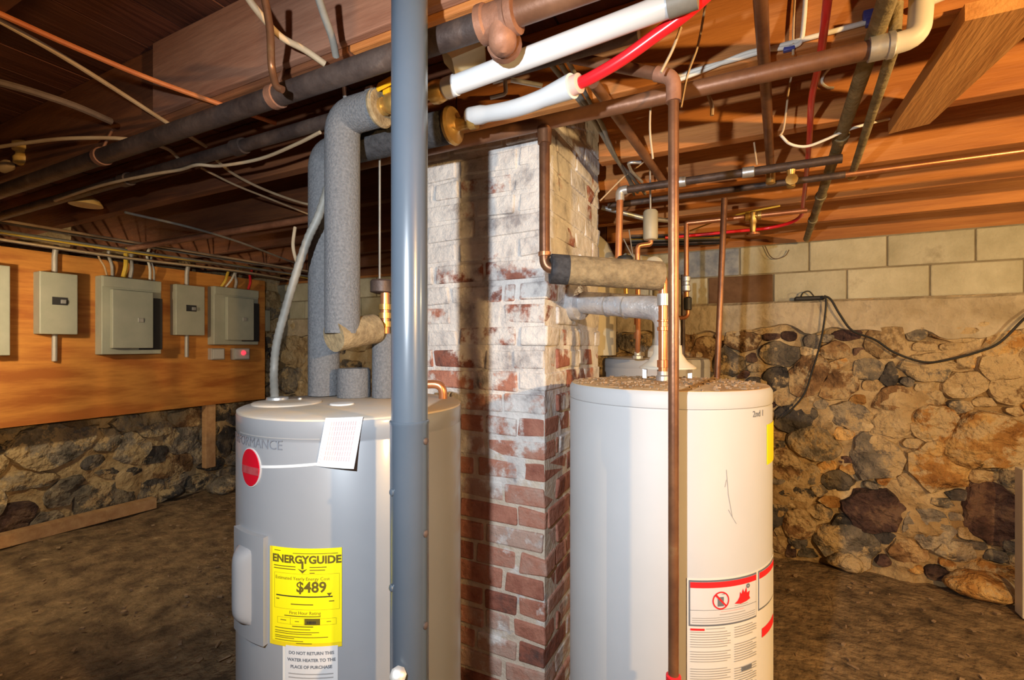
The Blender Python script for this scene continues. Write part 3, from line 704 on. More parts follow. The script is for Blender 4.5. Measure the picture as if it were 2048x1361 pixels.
# draft hood
HC = W(1335, 742, 1.44); HC = V((HC.x, HC.y, Z2))
hood = build('draft_hood', MB().lathe(HC, (0,0,1), [(.082, .030), (.083, .034), (.058, .052), (.043, .074), (.041, .10), (.038, .10), (.04, .08), (.05, .054), (.078, .031)], 36), M_hood, h2)
for k in range(4):
    a = k*PI/2+.5; build('hood_leg', MB().box((HC.x+.07*math.cos(a)-.006, HC.y+.07*math.sin(a)-.006, Z2-.001), (HC.x+.07*math.cos(a)+.006, HC.y+.07*math.sin(a)+.006, Z2+.037)), M_galv, h2, False)

# ---------- third heater further back
P3 = V((CA*.694-SA*2.297, SA*.694+CA*2.297, 0)); Z3 = H-.062
h3 = thing('water_heater', 'grey water heater standing behind the chimney by the rubble back wall', 'water heater', (P3.x, P3.y, 0))
build('tank_body', MB().lathe(P3, (0,0,1), [(.24, .0), (.25, .01), (.25, Z3-.05), (.2485, Z3-.047), (.2485, Z3-.044), (.25, Z3-.041), (.25, Z3-.02), (.244, Z3-.005), (.22, Z3)], 64), M_tank3, h3)
build('lid', MB().lathe((P3.x, P3.y, Z3-.002), (0,0,1), [(.222, 0), (.22, .003), (0, .004)], 48), M_lid1, h3)
p = V((P3.x+.02, P3.y+.02, 0))
build('draft_hood', MB().lathe((p.x, p.y, Z3), (0,0,1), [(.07, .002), (.07, .03), (.045, .05), (.035, .06)], 28), M_hood, h3)

# ---------- vents
VA = V((HC.x, HC.y, Z2+.085)); ve = onX(1142, 603, CH['x1'])
vt = thing('flue_pipe', 'foil-silver flue pipe from the pale heater into the sooty side of the chimney', 'flue pipe', VA)
zc_ = H+.105
build('duct', MB().tube(fillet([VA, (HC.x, HC.y, zc_+.005), (ve.x-.01, ve.y, ve.z)], .075, 8), .038, 24), M_foil, vt)
dv = (V((ve.x, ve.y, ve.z))-V((HC.x, HC.y, zc_))).normalized()
for k in (.35, .52): build('seam_ring', MB().lathe(V((HC.x, HC.y, zc_))+dv*(.40*k), dv, [(.0385, -.004), (.0405, -.002), (.0405, .002), (.0385, .004)], 24), M_galv, vt)
build('thimble', MB().lathe(V(ve)-dv*.055, dv, [(.040, 0), (.062, .006), (.066, .03), (.060, .052)], 28), M_foil, vt)
fl2 = thing('flue_pipe', 'beige flue pipe and elbow rising from the heater behind the chimney', 'flue pipe', (p.x, p.y, Z3+.055))
t0 = V((p.x, p.y, Z3+.055)); e1 = V((p.x, p.y, H+.385))
build('riser', MB().tube([t0, (p.x, p.y, H+.30)], .034, 20), M_dull, fl2)
build('elbow', MB().tube(fillet([(p.x, p.y, H+.30), (p.x, p.y, H+.385), (p.x-.14, p.y-.13, H+.40)], .08), .038, 20), M_dull, fl2)
q = W(1308, 532, 2.05); build('end_cap', MB().lathe(q, -ray(1308, 532), [(.036, -.06), (.036, 0), (.040, .002), (.040, .012), (.030, .016), (0, .016)], 28), M_dull, fl2)
dd = W(1186, 510, 2.30)
du = thing('vent_elbow', 'fat beige segmented vent elbow showing past the chimney edge', 'duct', (dd.x, dd.y, H+.2))
cdu = V((dd.x, dd.y, 0)); R_ = .105
build('elbow', MB().tube(fillet([(dd.x-.22, dd.y, H+.47), (dd.x+.005, dd.y, H+.47), (dd.x+.005, dd.y, H-.05)], .16, 5), R_, 28), M_dull, du)
build('seam', MB().lathe((dd.x+.005, dd.y, H+.30), (0,0,1), [(R_, -.006), (R_+.004, -.003), (R_+.004, .003), (R_, .006)], 28), M_galv, du)

# ================================================================== STANDPIPE
SP = W(819, 690, .88); sp = thing('standpipe', 'thick slate-grey plastic conduit standing in front of the grey heater', 'pipe', (SP.x, SP.y, 0))
zc0 = W(819, 842, .88).z
build('upper_pipe', MB().lathe((SP.x, SP.y, zc0-.06), (0,0,1), [(.0335, 0), (.0335, ZT-.003-zc0+.06)], 40), M_pvcgrey, sp)
build('lower_pipe', MB().lathe((SP.x, SP.y, 0), (0,0,1), [(.0355, 0), (.0355, zc0-.006), (.0365, zc0-.004), (.0365, zc0), (.0345, zc0+.002)], 40), M_pvcgrey, sp)
for py, sx in ((880,1),(1062,1),(1243,1),(978,-.75),(1165,-.8)):
    z = W(819, py, .88).z; a = -PI/2+YAW+(1.15*sx); d = V((math.cos(a), math.sin(a), 0))
    build('screw', MB().lathe(V((SP.x, SP.y, z))+d*.035, d, [(.0065, 0), (.0065, .0025), (.003, .0045), (0, .0045)], 12), M_iron if sx > 0 else M_pvcgrey, sp)
q = W(796, 1352, .835); build('drain_fitting', MB().lathe(q-ray(796,1352)*-.01, -ray(796, 1352), [(.010, -.02), (.010, 0), (.015, .002), (.015, .014), (.009, .018), (0, .018)], 8), M_galv, sp)

# ================================================================== FOAM-CLAD HOT AND COLD LINES (left)
FA = W(685, 690, 1.25); zA = H+.60
la = thing('insulated_pipe', 'grey foam-wrapped pipe with a mitred lower bend and yellow ball valve above', 'pipe', (FA.x, FA.y, H))
build('foam_riser', MB().tube(fillet([(FA.x, FA.y, H+.03), (FA.x, FA.y, zA), (FA.x+.135, FA.y, zA)], .05, 8), .045, 28), M_foam, la)
FD = onZ(770, 797, Z1-H)
build('foam_crossover', MB().tube([(FA.x+.0, FA.y-.03, H+.022), (FD.x, FD.y-.045, H+.045)], .0415, 24), M_foambrown, la)
vx = FA.x+.16
build('ball_valve', MB().lathe((vx-.035, FA.y, zA), (1,0,0), [(.016, 0), (.022, .002), (.022, .02), (.016, .022), (.026, .04), (.026, .06), (.016, .075), (.022, .077), (.022, .095), (.016, .098)], 12), M_brass, la)
hd = build('valve_handle', MB().obox((vx-.028, FA.y-.012, zA+.044), (vx+.085, FA.y-.016, zA+.060), .030, .008, (0,.6,1)).obox((vx-.005, FA.y-.004, zA+.026), (vx-.005, FA.y-.006, zA+.05), .022, .006, (1,0,0)), M_handle, la)
build('valve_nut', MB().lathe((vx-.055, FA.y-.02, zA+.035), (1,0,0), [(.010, 0), (.012, .003), (.012, .02), (.008, .024)], 8), M_galv, la)
build('valve_stem', MB().tube([(vx-.005, FA.y, zA+.02), (vx-.005, FA.y, zA+.05)], .007), M_galv, hd)
build('foam_cut_lip', MB().lathe((FA.x+.125, FA.y, zA-.002), (1,0,0), [(.047, 0), (.048, .006), (.043, .012), (.022, .012)], 24), M_foambrown, la)
cpl = W(876, 182, 1.085)
build('copper_link', MB().tube([(vx+.05, FA.y, zA), cpl], .014), M_brass, la)
w0 = W(893, 177, 1.08); w1 = W(1318, 18, .855); wdir = (w1-w0).normalized()
build('brass_coupling', MB().lathe(w0-wdir*.045, wdir, [(.012, 0), (.024, .003), (.027, .018), (.024, .034), (.018, .04), (.018, .05)], 10), M_brass, la)
wp = thing('pex_line', 'long white plastic pipe slanting up from the brass coupling to the joists', 'pipe', w0)
build('pipe', MB().tube([w0-wdir*.004, w1+wdir*.02], .021, 22), M_white, wp)
build('end_sleeve', MB().lathe(w0-wdir*.002, wdir, [(.021, 0), (.023, .002), (.023, .028), (.021, .03)], 24), M_white, wp)
build('collar', MB().lathe(w1+wdir*.015, wdir, [(.0195, 0), (.0225, .001), (.0225, .05), (.012, .052)], 24), M_cgrey, wp)
# line B behind
FB = onZ(648, 793, Z1-H); zB_ = H+.575
lb = thing('insulated_pipe', 'straight foam-wrapped pipe from the grey heater top bending to a brass flange', 'pipe', (FB.x, FB.y, Z1))
fB = W(905, 252, 1.245)
build('foam_riser', MB().tube(fillet([(FB.x, FB.y, Z1+.004), (FB.x, FB.y, zB_), (FB.x+.1, FB.y, zB_)], .05, 8), .045, 28), M_foam, lb)
fd = (fB-V((FB.x+.1, FB.y, zB_))).normalized()
build('foam_horizontal', MB().tube([(FB.x+.1, FB.y, zB_), fB], .043, 24), M_foamblack, lb)
build('flange', MB().lathe(fB, fd, [(.045, -.01), (.050, 0), (.046, .008), (.025, .010), (.016, .016), (.016, .05), (.020, .052), (.020, .07)], 20), M_brass, lb)
s0_ = W(946, 232, 1.215); s1_ = W(1145, 172, 1.0); 
sl = thing('pex_line', 'bright red plastic pipe in a white sleeve with pink end ring', 'pipe', s0_)
mid = (s0_+s1_)/2+V((0, 0, -.012)); cs = spline([s0_-(s1_-s0_).normalized()*.01, mid, s1_], 8); n = len(cs)
build('white_sleeve', MB().tube(cs, [.0225 if i < 3 else (.0195 if i < n-5 else .0195+.006*(i-(n-5))/4) for i in range(n)], 22), M_white, sl)
d_ = (cs[-1]-cs[-2]).normalized()
build('pink_ring', MB().lathe(cs[-1], d_, [(.020, 0), (.020, .018), (.013, .020)], 22), M_pink, sl)
build('red_pipe', MB().tube(spline([cs[-1], W(1178, 158, .975), W(1240, 122, .935), W(1310, 72, .895), W(1372, 27, .862), W(1430, -25, .835)], 6), .0122, 16), M_red, sl)
build('brass_link', MB().tube([fB+fd*.05, s0_], .014), M_brass, lb)
# stub C and D
FC = onZ(708, 796, Z1-H)
tag(build('foam_stub', MB().lathe((FC.x, FC.y, Z1+.003), (0,0,1), [(.047, 0), (.048, .01), (.047, .075), (.043, .084), (.012, .082), (.010, .05), (0, .05)], 28), M_foam), 'short foam collar stub on the grey heater lid', 'pipe insulation')
ld = thing('relief_line', 'split foam sleeve with copper relief fitting rising above the grey heater', 'pipe', (FD.x, FD.y, Z1))
build('foam_sleeve', MB().lathe((FD.x, FD.y, Z1+.003), (0,0,1), [(.036, 0), (.037, .01), (.036, .175), (.030, .185)], 24), M_foam, ld)
build('foam_half', MB().lathe((FD.x-.028, FD.y+.035, Z1+.003), (0,0,1), [(.030, 0), (.030, .15), (.025, .155)], 20), M_foam, ld)
build('copper_riser', MB().tube([(FD.x, FD.y, Z1+.15), (FD.x, FD.y, H+.155)], .013), M_copper, ld)
for z in (.06, .085, .11): build('coupling', MB().lathe((FD.x, FD.y, H+z), (0,0,1), [(.013, -.009), (.0175, -.008), (.0175, .008), (.013, .009)], 16), M_brass, ld)
build('cap', MB().lathe((FD.x-.012, FD.y, H+.15), (0,0,1), [(.020, 0), (.033, .004), (.033, .034), (.028, .04), (0, .042)], 18), M_iron, ld)
build('wire_stem', MB().tube([(FD.x-.02, FD.y, H+.19), (FD.x-.02, FD.y, H+.60)], .003, 8), M_cgrey, ld)
# flex conduit
fx = [onZ(550, 803, zl-H), W(548, 745, 1.335), W(553, 690, 1.33), W(568, 630, 1.32), W(590, 555, 1.315), W(615, 480, 1.31), W(640, 425, 1.31), W(668, 335, 1.32)]
cp = spline(fx, 10)
tag(build('flexible_conduit', MB().tube(cp, [.0105+.0012*(i % 2) for i in range(len(cp))], 12), M_cgrey), 'ribbed grey flexible conduit arcing up from the grey heater lid', 'conduit')
# copper elbow behind standpipe
q0 = W(856, 768, 1.36)
tag(pipe('discharge_elbow', fillet([W(835, 770, 1.36), W(886, 768, 1.36), W(886, 830, 1.36)], .03), .0125, M_copper), 'small copper elbow peeking out beside the grey conduit at the heater top', 'pipe')

# ================================================================== CEILING PIPES
xe = W(995, 30, .9)
p1 = thing('iron_pipe', 'blackened iron pipe under the joists ending in a rusty elbow by the chimney', 'pipe', (-2.5, .795, H+.62))
build('run', MB().tube([(-4.33, .795, H+.62), (-.45, .795, H+.62)], .025, 18), M_iron, p1)
build('tee', MB().lathe((-.462, .795, H+.62), (1,0,0), [(.025, 0), (.035, .002), (.035, .016), (.031, .020), (.031, .062), (.035, .066), (.035, .08), (.025, .082)], 20), M_ironrust, p1)
ed = [( -.415, .795, H+.62), (-.415, .80, H+.575), W(1003, 76, .915), W(1012, 96, .945)]
build('elbow', MB().tube(fillet(ed, .04), .027, 18), M_ironrust, p1)
ee = V(ed[-1]); dx = (V(ed[-1])-V(ed[-2])).normalized()
build('elbow_lip', MB().lathe(ee-dx*.022, dx, [(.028, 0), (.034, .002), (.034, .02), (.028, .022)], 18), M_ironrust, p1)
build('upper_run', MB().tube([(-.39, .795, H+.62), (.5, .795, H+.635)], .024, 18), M_ironbrown, p1)
for x in (-3.3, -1.9, -1.05):
    build('hanger', MB().lathe((x, .795, H+.62), (1,0,0), [(.0255, -.012), (.029, -.011), (.029, .011), (.0255, .012)], 18), M_ironrust, p1)
    build('hanger_rod', MB().tube([(x, .795, H+.64), (x, .824, ZJ+.03)], .004, 8), M_ironrust, p1)
p2 = thing('iron_pipe', 'thinner dark pipe running along the joists beside the blackened iron pipe', 'pipe', (-2.5, 1.0, H+.66))
build('run', MB().tube([(-4.5, 1.0, H+.655), (-.2, 1.0, H+.655)], .020, 16), M_iron, p2)
for x in (-3.5, -2.2, -1.5): build('coupling', MB().lathe((x, 1.0, H+.655), (1,0,0), [(.020, -.025), (.026, -.024), (.026, .024), (.020, .025)], 16), M_iron, p2)
p2b = tag(pipe('iron_pipe', [onZ(260, 497, .62), onZ(625, 437, .62)], .017, M_ironrust), 'low rusty pipe crossing near the plywood panel toward the heater', 'pipe')
# brown pipe a across the chimney front + copper drop b + foam E
zA2 = H+.62; ya_ = 1.222
xa0 = -1.25; xa1 = onY(1742, 96, ya_).x
pa = thing('iron_pipe', 'long brown pipe crossing the chimney front with a grey collar and pale elbow', 'pipe', (0, ya_, zA2))
build('run', MB().tube([(xa0, ya_, zA2), (xa1, ya_, zA2)], .0195, 18), M_ironbrown, pa)
build('grey_collar', MB().lathe((xa1-.005, ya_, zA2), (1,0,0), [(.0195, 0), (.0245, .001), (.0245, .032), (.0265, .033), (.0265, .042), (.024, .044)], 20), M_galv, pa)
build('pale_elbow', MB().tube(fillet([(xa1+.03, ya_, zA2), (xa1+.078, ya_, zA2+.004), (xa1+.083, ya_, zA2+.075), (xa1+.083, ya_-.02, ZT-.01)], .045), .0205, 18), M_hood, pa)
xb = onY(1089, 300, ya_).x
pb = thing('copper_pipe', 'reddish copper pipe dropping down the chimney corner into the brown foam sleeve', 'pipe', (xb, ya_, zA2))
zE = H+.212; eR = W(1326, 553, 1.335); eL = V((xb+.012, ya_, zE))
build('tee', MB().lathe((xb, ya_, zA2-.06), (0,0,1), [(.0145, 0), (.019, .002), (.020, .03), (.0215, .045)], 16), M_copperold, pb)
eLb = eL+(eR-eL).normalized()*.05
build('drop', MB().tube(fillet([(xb, ya_, zA2-.02), (xb, ya_, zE), eLb], .035), .0148, 16), M_copperold, pb)
build('elbow_ring', MB().lathe((xb, ya_, zE+.035), (0,0,1), [(.0148, 0), (.0175, .001), (.0175, .012), (.0148, .013)], 16), M_copper, pb)
build('foam_end', MB().tube([eL+(eR-eL).normalized()*.006, eL+(eR-eL).normalized()*.055], .0415, 26), M_foamblack, pb)
build('foam_sleeve', MB().tube([eL+(eR-eL).normalized()*.05, eR+V((0,0,0))-(eR-eL).normalized()*.006], .041, 28), M_foambrown, pb)
rb = V((eR.x, eR.y, 0))
build('riser', MB().tube(fillet([eR-(eR-eL).normalized()*.03, (eR.x, eR.y, eR.z), (eR.x, eR.y, Z2+.004)], .02), .0125, 16), M_copper, pb)
for py, r, hgt in ((600, .0165, .035), (642, .016, .006), (658, .016, .012), (728, .0165, .022)):
    z = W(1320, py, 1.335).z; build('fitting', MB().lathe((eR.x, eR.y, z), (0,0,1), [(.0125, -hgt/2), (r, -hgt/2+.001), (r, hgt/2-.001), (.0125, hgt/2)], 16), M_copper if py > 610 else M_galv, pb)
build('dielectric_nipple', MB().lathe((eR.x, eR.y, Z2+.001), (0,0,1), [(.020, 0), (.020, .012), (.016, .016), (.016, .026)], 10), M_galv, pb)
# copper pipe c in front of the pale heater
CC = W(1347, 690, .965); zcT = W(1341, 170, .965).z
pc = thing('copper_pipe', 'aged copper pipe standing before the pale heater with an elbow at the joists', 'pipe', (CC.x, CC.y, 0))
c2a = W(1310, 147, .985); c2b = W(1130, 113, 1.12); c2c = W(1020, 88, 1.24)
build('riser', MB().tube([(CC.x, CC.y, .02), (CC.x, CC.y, zcT-.012)], .0106, 16), M_copperold, pc)
build('elbow', MB().tube(fillet([(CC.x, CC.y, zcT-.035), (CC.x, CC.y, zcT+.016), W(1312, 148, .985)], .03), .0150, 16), M_ironrust, pc)
build('branch', MB().tube([W(1318, 149, .98), c2b, c2c], .0125, 16), M_ironbrown, pc)
z = W(1347, 1356, .965).z; build('red_tag_ring', MB().lathe((CC.x, CC.y, z-.012), (0,0,1), [(.0115, 0), (.015, .002), (.015, .016), (.0115, .018)], 14), M_redmat, pc)

# pipes running back under the joists
def run(name, px0, px1, z0, z1, r, mat, label, parts=()):
    a = onZ(px0[0], px0[1], z0); b = onZ(px1[0], px1[1], z1)
    a = a+(a-b).normalized()*.2 if px0[1] <= 5 else a
    t = thing(name, label, 'pipe', a); build('run', MB().tube([a, b], r, 14), mat, t); return t, a, b
t1, a1, b1 = run('copper_pipe', (1521, 0), (1541, 336), .668, .668, .0135, M_copperold, 'straight brown copper pipe hung under the joists between red tubing and chimney')
build('end_fitting', MB().lathe(b1-V((0,0,.03)), (0,0,1), [(.012, -.03), (.016, -.028), (.016, .02), (.0135, .03)], 12), M_brass, t1)
t3, a3, b3 = run('crusted_pipe', (1774, 0), (1613, 478), .655, .655, .0175, M_verdigris, 'crusty greenish old pipe running back under the joists to the block wall')
for k in (.35, .62, .8): build('coupling', MB().lathe(a3+(b3-a3)*k, b3-a3, [(.0175, -.02), (.0225, -.018), (.0225, .018), (.0175, .02)], 14), M_verdigris, t3)
a4 = V((xa1+.045, ya_+.012, H+.632)); b4 = onZ(1704, 356, .625)
t4 = thing('crusted_pipe', 'slim corroded pipe branching from the grey collar back to a copper line', 'pipe', a4)
build('run', MB().tube([a4+V((0,.012,.0)), b4+V((0,0,.012))], .0118, 14), M_verdigris, t4)
build('elbow', MB().sphere(b4+V((0,0,.010)), .018, 12, 8), M_brass, t4)
build('upper_stub', MB().tube([(a4.x-.005, ya_, zA2+.025), (a4.x-.003, ya_-.005, ZJ+.01)], .0115, 12), M_verdigris, t4)
# diagonal brown pipe beside the chimney + its companion
t5, a5, b5 = run('copper_pipe', (1187, 166), (1328, 366), .667, .667, .0145, M_ironbrown, 'brown pipe slanting back under the joists alongside the chimney top')
# red pex running back then left
rp = [onZ(1662, -60, .676), onZ(1655, 0, .676), onZ(1640, 118, .676), onZ(1623, 200, .674), onZ(1618, 290, .672), onZ(1607, 400, .66), onZ(1597, 437, .64), onZ(1545, 455, .625), onZ(1460, 464, .62), onZ(1366, 473, .615), onZ(1330, 476, .61)]
tag(pipe('pex_line', spline(rp, 6), .0085, M_red), 'thin red plastic tubing running back under the joists then curving along the far copper line', 'pipe')
# e1, e2, e3 along the joists
ye1 = 1.87; xe0 = onY(1240, 380, ye1).x; ze1 = H+.612
e1_ = thing('iron_pipe', 'mottled grey pipe with a copper drop beside the chimney', 'pipe', (xe0, ye1, ze1))
build('run', MB().tube([(xe0, ye1, ze1), (onY(1648, 322, ye1).x+.05, ye1, ze1)], .0145, 14), M_iron, e1_)
build('elbow', MB().tube(fillet([(xe0+.03, ye1, ze1), (xe0, ye1, ze1), (xe0, ye1, ze1-.04)], .02), .0175, 14), M_galv, e1_)
build('copper_drop', MB().tube([(xe0, ye1, ze1-.03), (xe0-.006, ye1, H+.34)], .0135, 14), M_copper, e1_)
vv = onY(1582, 345, ye1).x
vb_ = build('drain_valve', MB().lathe((vv, ye1, ze1-.075), (0,0,1), [(.008, 0), (.013, .003), (.013, .02), (.010, .024), (.012, .05), (.0145, .06)], 12), M_brass, e1_)
build('valve_wheel', MB().lathe((vv, ye1-.012, ze1-.055), (0,-1,0), [(.004, 0), (.004, .012), (.019, .014), (.019, .02), (.004, .022)], 10), M_brass, vb_)
for k in (.35, .7): build('coupling', MB().lathe((xe0+k*.65, ye1, ze1), (1,0,0), [(.0145, -.02), (.0185, -.018), (.0185, .018), (.0145, .02)], 14), M_galv, e1_)
ye2 = 2.085; ze2 = H+.622
e2_ = thing('copper_pipe', 'bright copper line along the joists turning dark toward the chimney', 'pipe', (.6, ye2, ze2))
xm = onY(1690, 356, ye2).x
build('bright_run', MB().tube([(xm, ye2, ze2), (2.9, ye2, ze2)], .0105, 14), M_copper, e2_)
build('dark_run', MB().tube([(-.55, ye2, ze2), (xm, ye2, ze2)], .012, 14), M_iron, e2_)
ye3 = 2.47; ze3 = H+.60
e3_ = thing('copper_pipe', 'copper line with brass stop valve near the back wall', 'pipe', (onY(1500, 440, ye3).x, ye3, ze3))
xa_, xb_ = onY(1378, 450, ye3).x, onY(1614, 428, ye3).x
build('run', MB().tube([(xa_, ye3, ze3), (xb_, ye3, ze3)], .0125, 12), M_copper, e3_)
xv = onY(1506, 445, ye3).x
sv = build('stop_valve', MB().lathe((xv, ye3, ze3-.075), (0,0,1), [(.010, 0), (.013, .012), (.013, .04), (.017, .045), (.017, .09), (.012, .095)], 12).lathe((xv-.035, ye3, ze3), (1,0,0), [(.0125, 0), (.020, .003), (.020, .018), (.014, .022), (.014, .05), (.020, .054), (.020, .068), (.0125, .07)], 12), M_brass, e3_)
build('valve_wheel', MB().lathe((xv, ye3, ze3-.092), (0,0,1), [(.006, 0), (.030, .003), (.030, .012), (.006, .014), (.006, .02)], 10), M_copper, sv)
build('drop', MB().tube(fillet([(xa_, ye3, ze3), (xa_-.012, ye3, ze3), (xa_-.012, ye3, H+.20)], .02), .0115, 12), M_copper, e3_)
build('shutoff', MB().lathe((xa_-.012, ye3, H+.26), (0,0,1), [(.012, 0), (.022, .006), (.022, .03), (.015, .036), (.015, .05), (.020, .054), (.020, .075), (.012, .08)], 10), M_galv, e3_)
build('black_sleeve', MB().lathe((xa_-.006, ye3, H+.17), (0,0,1), [(.012, 0), (.019, .004), (.019, .06), (.012, .066)], 12), M_black, e3_)
build('lower_elbow', MB().tube(fillet([(xa_-.006, ye3, H+.18), (xa_-.006, ye3, H+.135), (xa_-.10, ye3, H+.13)], .03), .010, 12), M_copper, e3_)
# far verticals
g0 = W(1449, 397, 2.0); g1 = W(1434, 755, 2.0); gd = (g1-g0)/(g1.z-g0.z); gf = g0+gd*(0.01-g0.z)
tag(pipe('copper_pipe', [g0, gf], .0125, M_copperold), 'slightly leaning thin pipe standing near the back wall behind the pale heater', 'pipe')
g2 = W(1366, 560, 2.56)
tag(pipe('black_pipe', [(g2.x, g2.y, H+.38), (g2.x, g2.y, .01)], .011, M_iron), 'thin black gas pipe dropping behind the pale heater', 'pipe')
# small tank & its feed
k0 = W(1301, 450, 1.98); st = thing('arrestor_tank', 'small beige cylinder hanging on a rod above the far heater', 'tank', (k0.x, k0.y, H+.40))
zt0, zb0 = W(1301, 421, 1.98).z, W(1301, 480, 1.98).z
build('cylinder', MB().lathe((k0.x, k0.y, zb0), (0,0,1), [(.010, -.004), (.026, 0), (.030, .008), (.030, zt0-zb0-.008), (.024, zt0-zb0), (.004, zt0-zb0+.004)], 22), M_dull, st)
build('rod', MB().tube([(k0.x, k0.y, zt0), (k0.x-.004, k0.y, ZT+.002)], .004, 8), M_galv, st)
q = W(1275, 500, 1.98)
build('feed_elbow', MB().tube(fillet([(k0.x, k0.y, zb0+.002), (k0.x, k0.y, zb0-.018), (q.x, q.y, zb0-.025), (q.x, q.y, zb0-.06)], .015), .011, 12), M_copper, st)
q3 = W(1275, 705, 2.02)
build('feed_drop', MB().tube([(q.x, q.y, zb0-.05), (q.x+.002, q.y+.003, H+.06), (q3.x, q3.y, Z3+.02)], .0105, 12), M_copper, st)
for z in (.10, .04): build('coupling', MB().lathe((q3.x, q3.y, H+z), (0,0,1), [(.0105, -.015), (.0145, -.013), (.0145, .013), (.0105, .015)], 12), M_copper, st)
build('nipple', MB().lathe((q3.x, q3.y, Z3+.002), (0,0,1), [(.022, 0), (.022, .012), (.014, .016), (.014, .03)], 8), M_galv, st)
# black knob
kb_ = W(1250, 520, 1.86)
kn = thing('gate_valve', 'black knob of a valve poking above the brown foam sleeve', 'valve', (kb_.x, kb_.y, kb_.z-.06))
build('knob', MB().lathe((kb_.x, kb_.y, kb_.z-.014), (0,0,1), [(.010, -.002), (.027, 0), (.031, .008), (.031, .020), (.026, .028), (0, .030)], 20), M_black, kn)
build('stem', MB().tube([(kb_.x+.004, kb_.y, H+.20), (kb_.x, kb_.y, kb_.z-.01)], .009, 10), M_brass, kn)
# conduits / cables behind the chimney
tag(pipe('steel_conduit', fillet([W(1203, 415, 2.25), W(1288, 437, 2.25), W(1345, 442, 2.35)], .03), .011, M_galv), 'short dull steel conduit behind the small hanging cylinder', 'conduit')
for i, (pts, m, r) in enumerate((
  ([(1095,120),(1150,190),(1190,245),(1232,318),(1262,352),(1290,388)], M_cgrey, .0065),
  ([(1120,125),(1165,200),(1205,250),(1222,300),(1250,345),(1275,385)], M_cgrey, .0065),
  ([(1135,120),(1180,205),(1212,270),(1236,322),(1258,362),(1268,390)], M_cgrey, .0055))):
    tag(pipe('grey_cable', spline([onZ(x, y, .676-.004*i) for x, y in pts], 6), r, m, None, 10), 'grey sheathed cable sagging back beside the chimney top', 'cable', 'grey cables beside the chimney')
tag(pipe('bent_conduit', fillet([onZ(1282, 325, .66), onZ(1256, 325, .66), onZ(1262, 342, .66), onZ(1284, 364, .66)], .02), .006, M_galv, None, 10), 'small hooked grey conduit bend near the chimney top', 'conduit')
tag(pipe('wire', spline([W(1200, 402, 1.85), W(1250, 352, 1.85), W(1284, 327, 1.85), W(1318, 290, 1.75)], 5), .003, M_ctan, None, 8), 'thin tan wire strung diagonally past the copper drop', 'wire')
for j, pts in enumerate(([(1258,460),(1264,500),(1268,520)], [(1247,478),(1258,500),(1266,515)])):
    tag(pipe('wire', spline([W(x, y, 1.9) for x, y in pts], 4), .0022, M_cgrey, None, 6), 'thin grey wire hanging over the black valve knob', 'wire', 'wires over the black knob')
tag(pipe('cable', spline([onZ(1380, 462, .63), onZ(1440, 440, .635), onZ(1500, 424, .63), onZ(1560, 412, .63)], 5), .004, M_cyellow, None, 8), 'thin yellow cable by the far copper line', 'cable')
rd = random.Random(14)
for k in range(7):
    y = 470+3.2*k; m = [M_cdark, M_black, M_cyellow, M_cgrey, M_black, M_cdark, M_black][k]; zz = .682-.006*(k % 2)
    tag(pipe('cable', spline([onZ(1262, y+2, zz), onZ(1320, y+.8, zz-.004), onZ(1390, y-.8, zz-.004), onZ(1450, y-2.5, zz)], 5), .007, m, None, 8), ['brown', 'black', 'yellow', 'grey', 'black', 'brown', 'black'][k]+' cable bundled under the joists at the back wall', 'cable', 'cables at the back wall')

# cables on the joist face to the right
yj = 1.31-JT-.008
tag(pipe('white_cable', spline([onY(x, y, yj) for x, y in ((1330,160),(1400,138),(1480,116),(1560,92),(1640,70),(1735,44))], 5), .0058, M_cwhite, None, 10), 'white cable stapled along the joist ending at a blue clip', 'cable')
tag(pipe('white_cable', spline([onY(x, y, yj-.001) for x, y in ((1338,168),(1420,136),(1500,104),(1560,97),(1585,93),(1602,82),(1608,40),(1612,-20))], 6), .0052, M_cwhite, None, 10), 'white cable bending up at a staple on the joist', 'cable')
tag(pipe('white_cable', [onY(1825, 19, yj), onY(1905, -14, yj)], .0075, M_cwhite, None, 10), 'stub of white cable on the joist beyond the pale elbow', 'cable')
q = onY(1736, 40, yj)
tag(build('cable_clip', MB().box(q-V((.010, .008, .004)), q+V((.010, .006, .020)), .003).box(q-V((.005, .010, .016)), q+V((.005, .004, .0)), .002), M_blue), 'blue plastic cable clip nailed to the joist', 'clip')
q = onY(1578, 98, yj); tag(build('cable_staple', MB().box(q-V((.012, .006, .005)), q+V((.012, .006, .006)), .002), M_blue), 'dark blue staple holding white cables on the joist', 'staple')
yk = 1.77-JT
tag(pipe('hanging_cable', spline([onZ(x, y, z) for x, y, z in ((1561,270,.66),(1580,288,.63),(1612,293,.62),(1650,280,.63),(1690,262,.645),(1735,248,.66),(1778,238,.685))], 6), .0042, M_cwhite, None, 8), 'loose cream cable sagging under the joist behind the crusty pipes', 'cable')
for i, (pts, d, lab) in enumerate((
   ([(1362,55),(1345,100),(1322,145)], .93, 'thin frayed string hanging beside the red tubing'), ([(1412,5),(1396,90),(1375,150),(1362,215)], 1.08, 'long brown wire hanging by the elbow of the aged copper pipe'),
   ([(1590,-10),(1587,50),(1586,110)], 1.1, 'brown wire dangling from the joist bay beside the white cable'), ([(1583,150),(1576,190),(1568,255),(1560,272)], 1.35, 'brown wire leading down to the sagging cream cable'),
   ([(1508,285),(1512,315),(1514,330)], 1.6, 'short wire end near the end fitting of the brown copper pipe'), ([(1302,190),(1300,260),(1306,318)], 1.235, 'pale string hanging behind the aged copper pipe'))):
    tag(pipe('hanging_wire', spline([W(x, y, d) for x, y in pts], 5), .0028, M_ctan, None, 6), lab, 'wire')
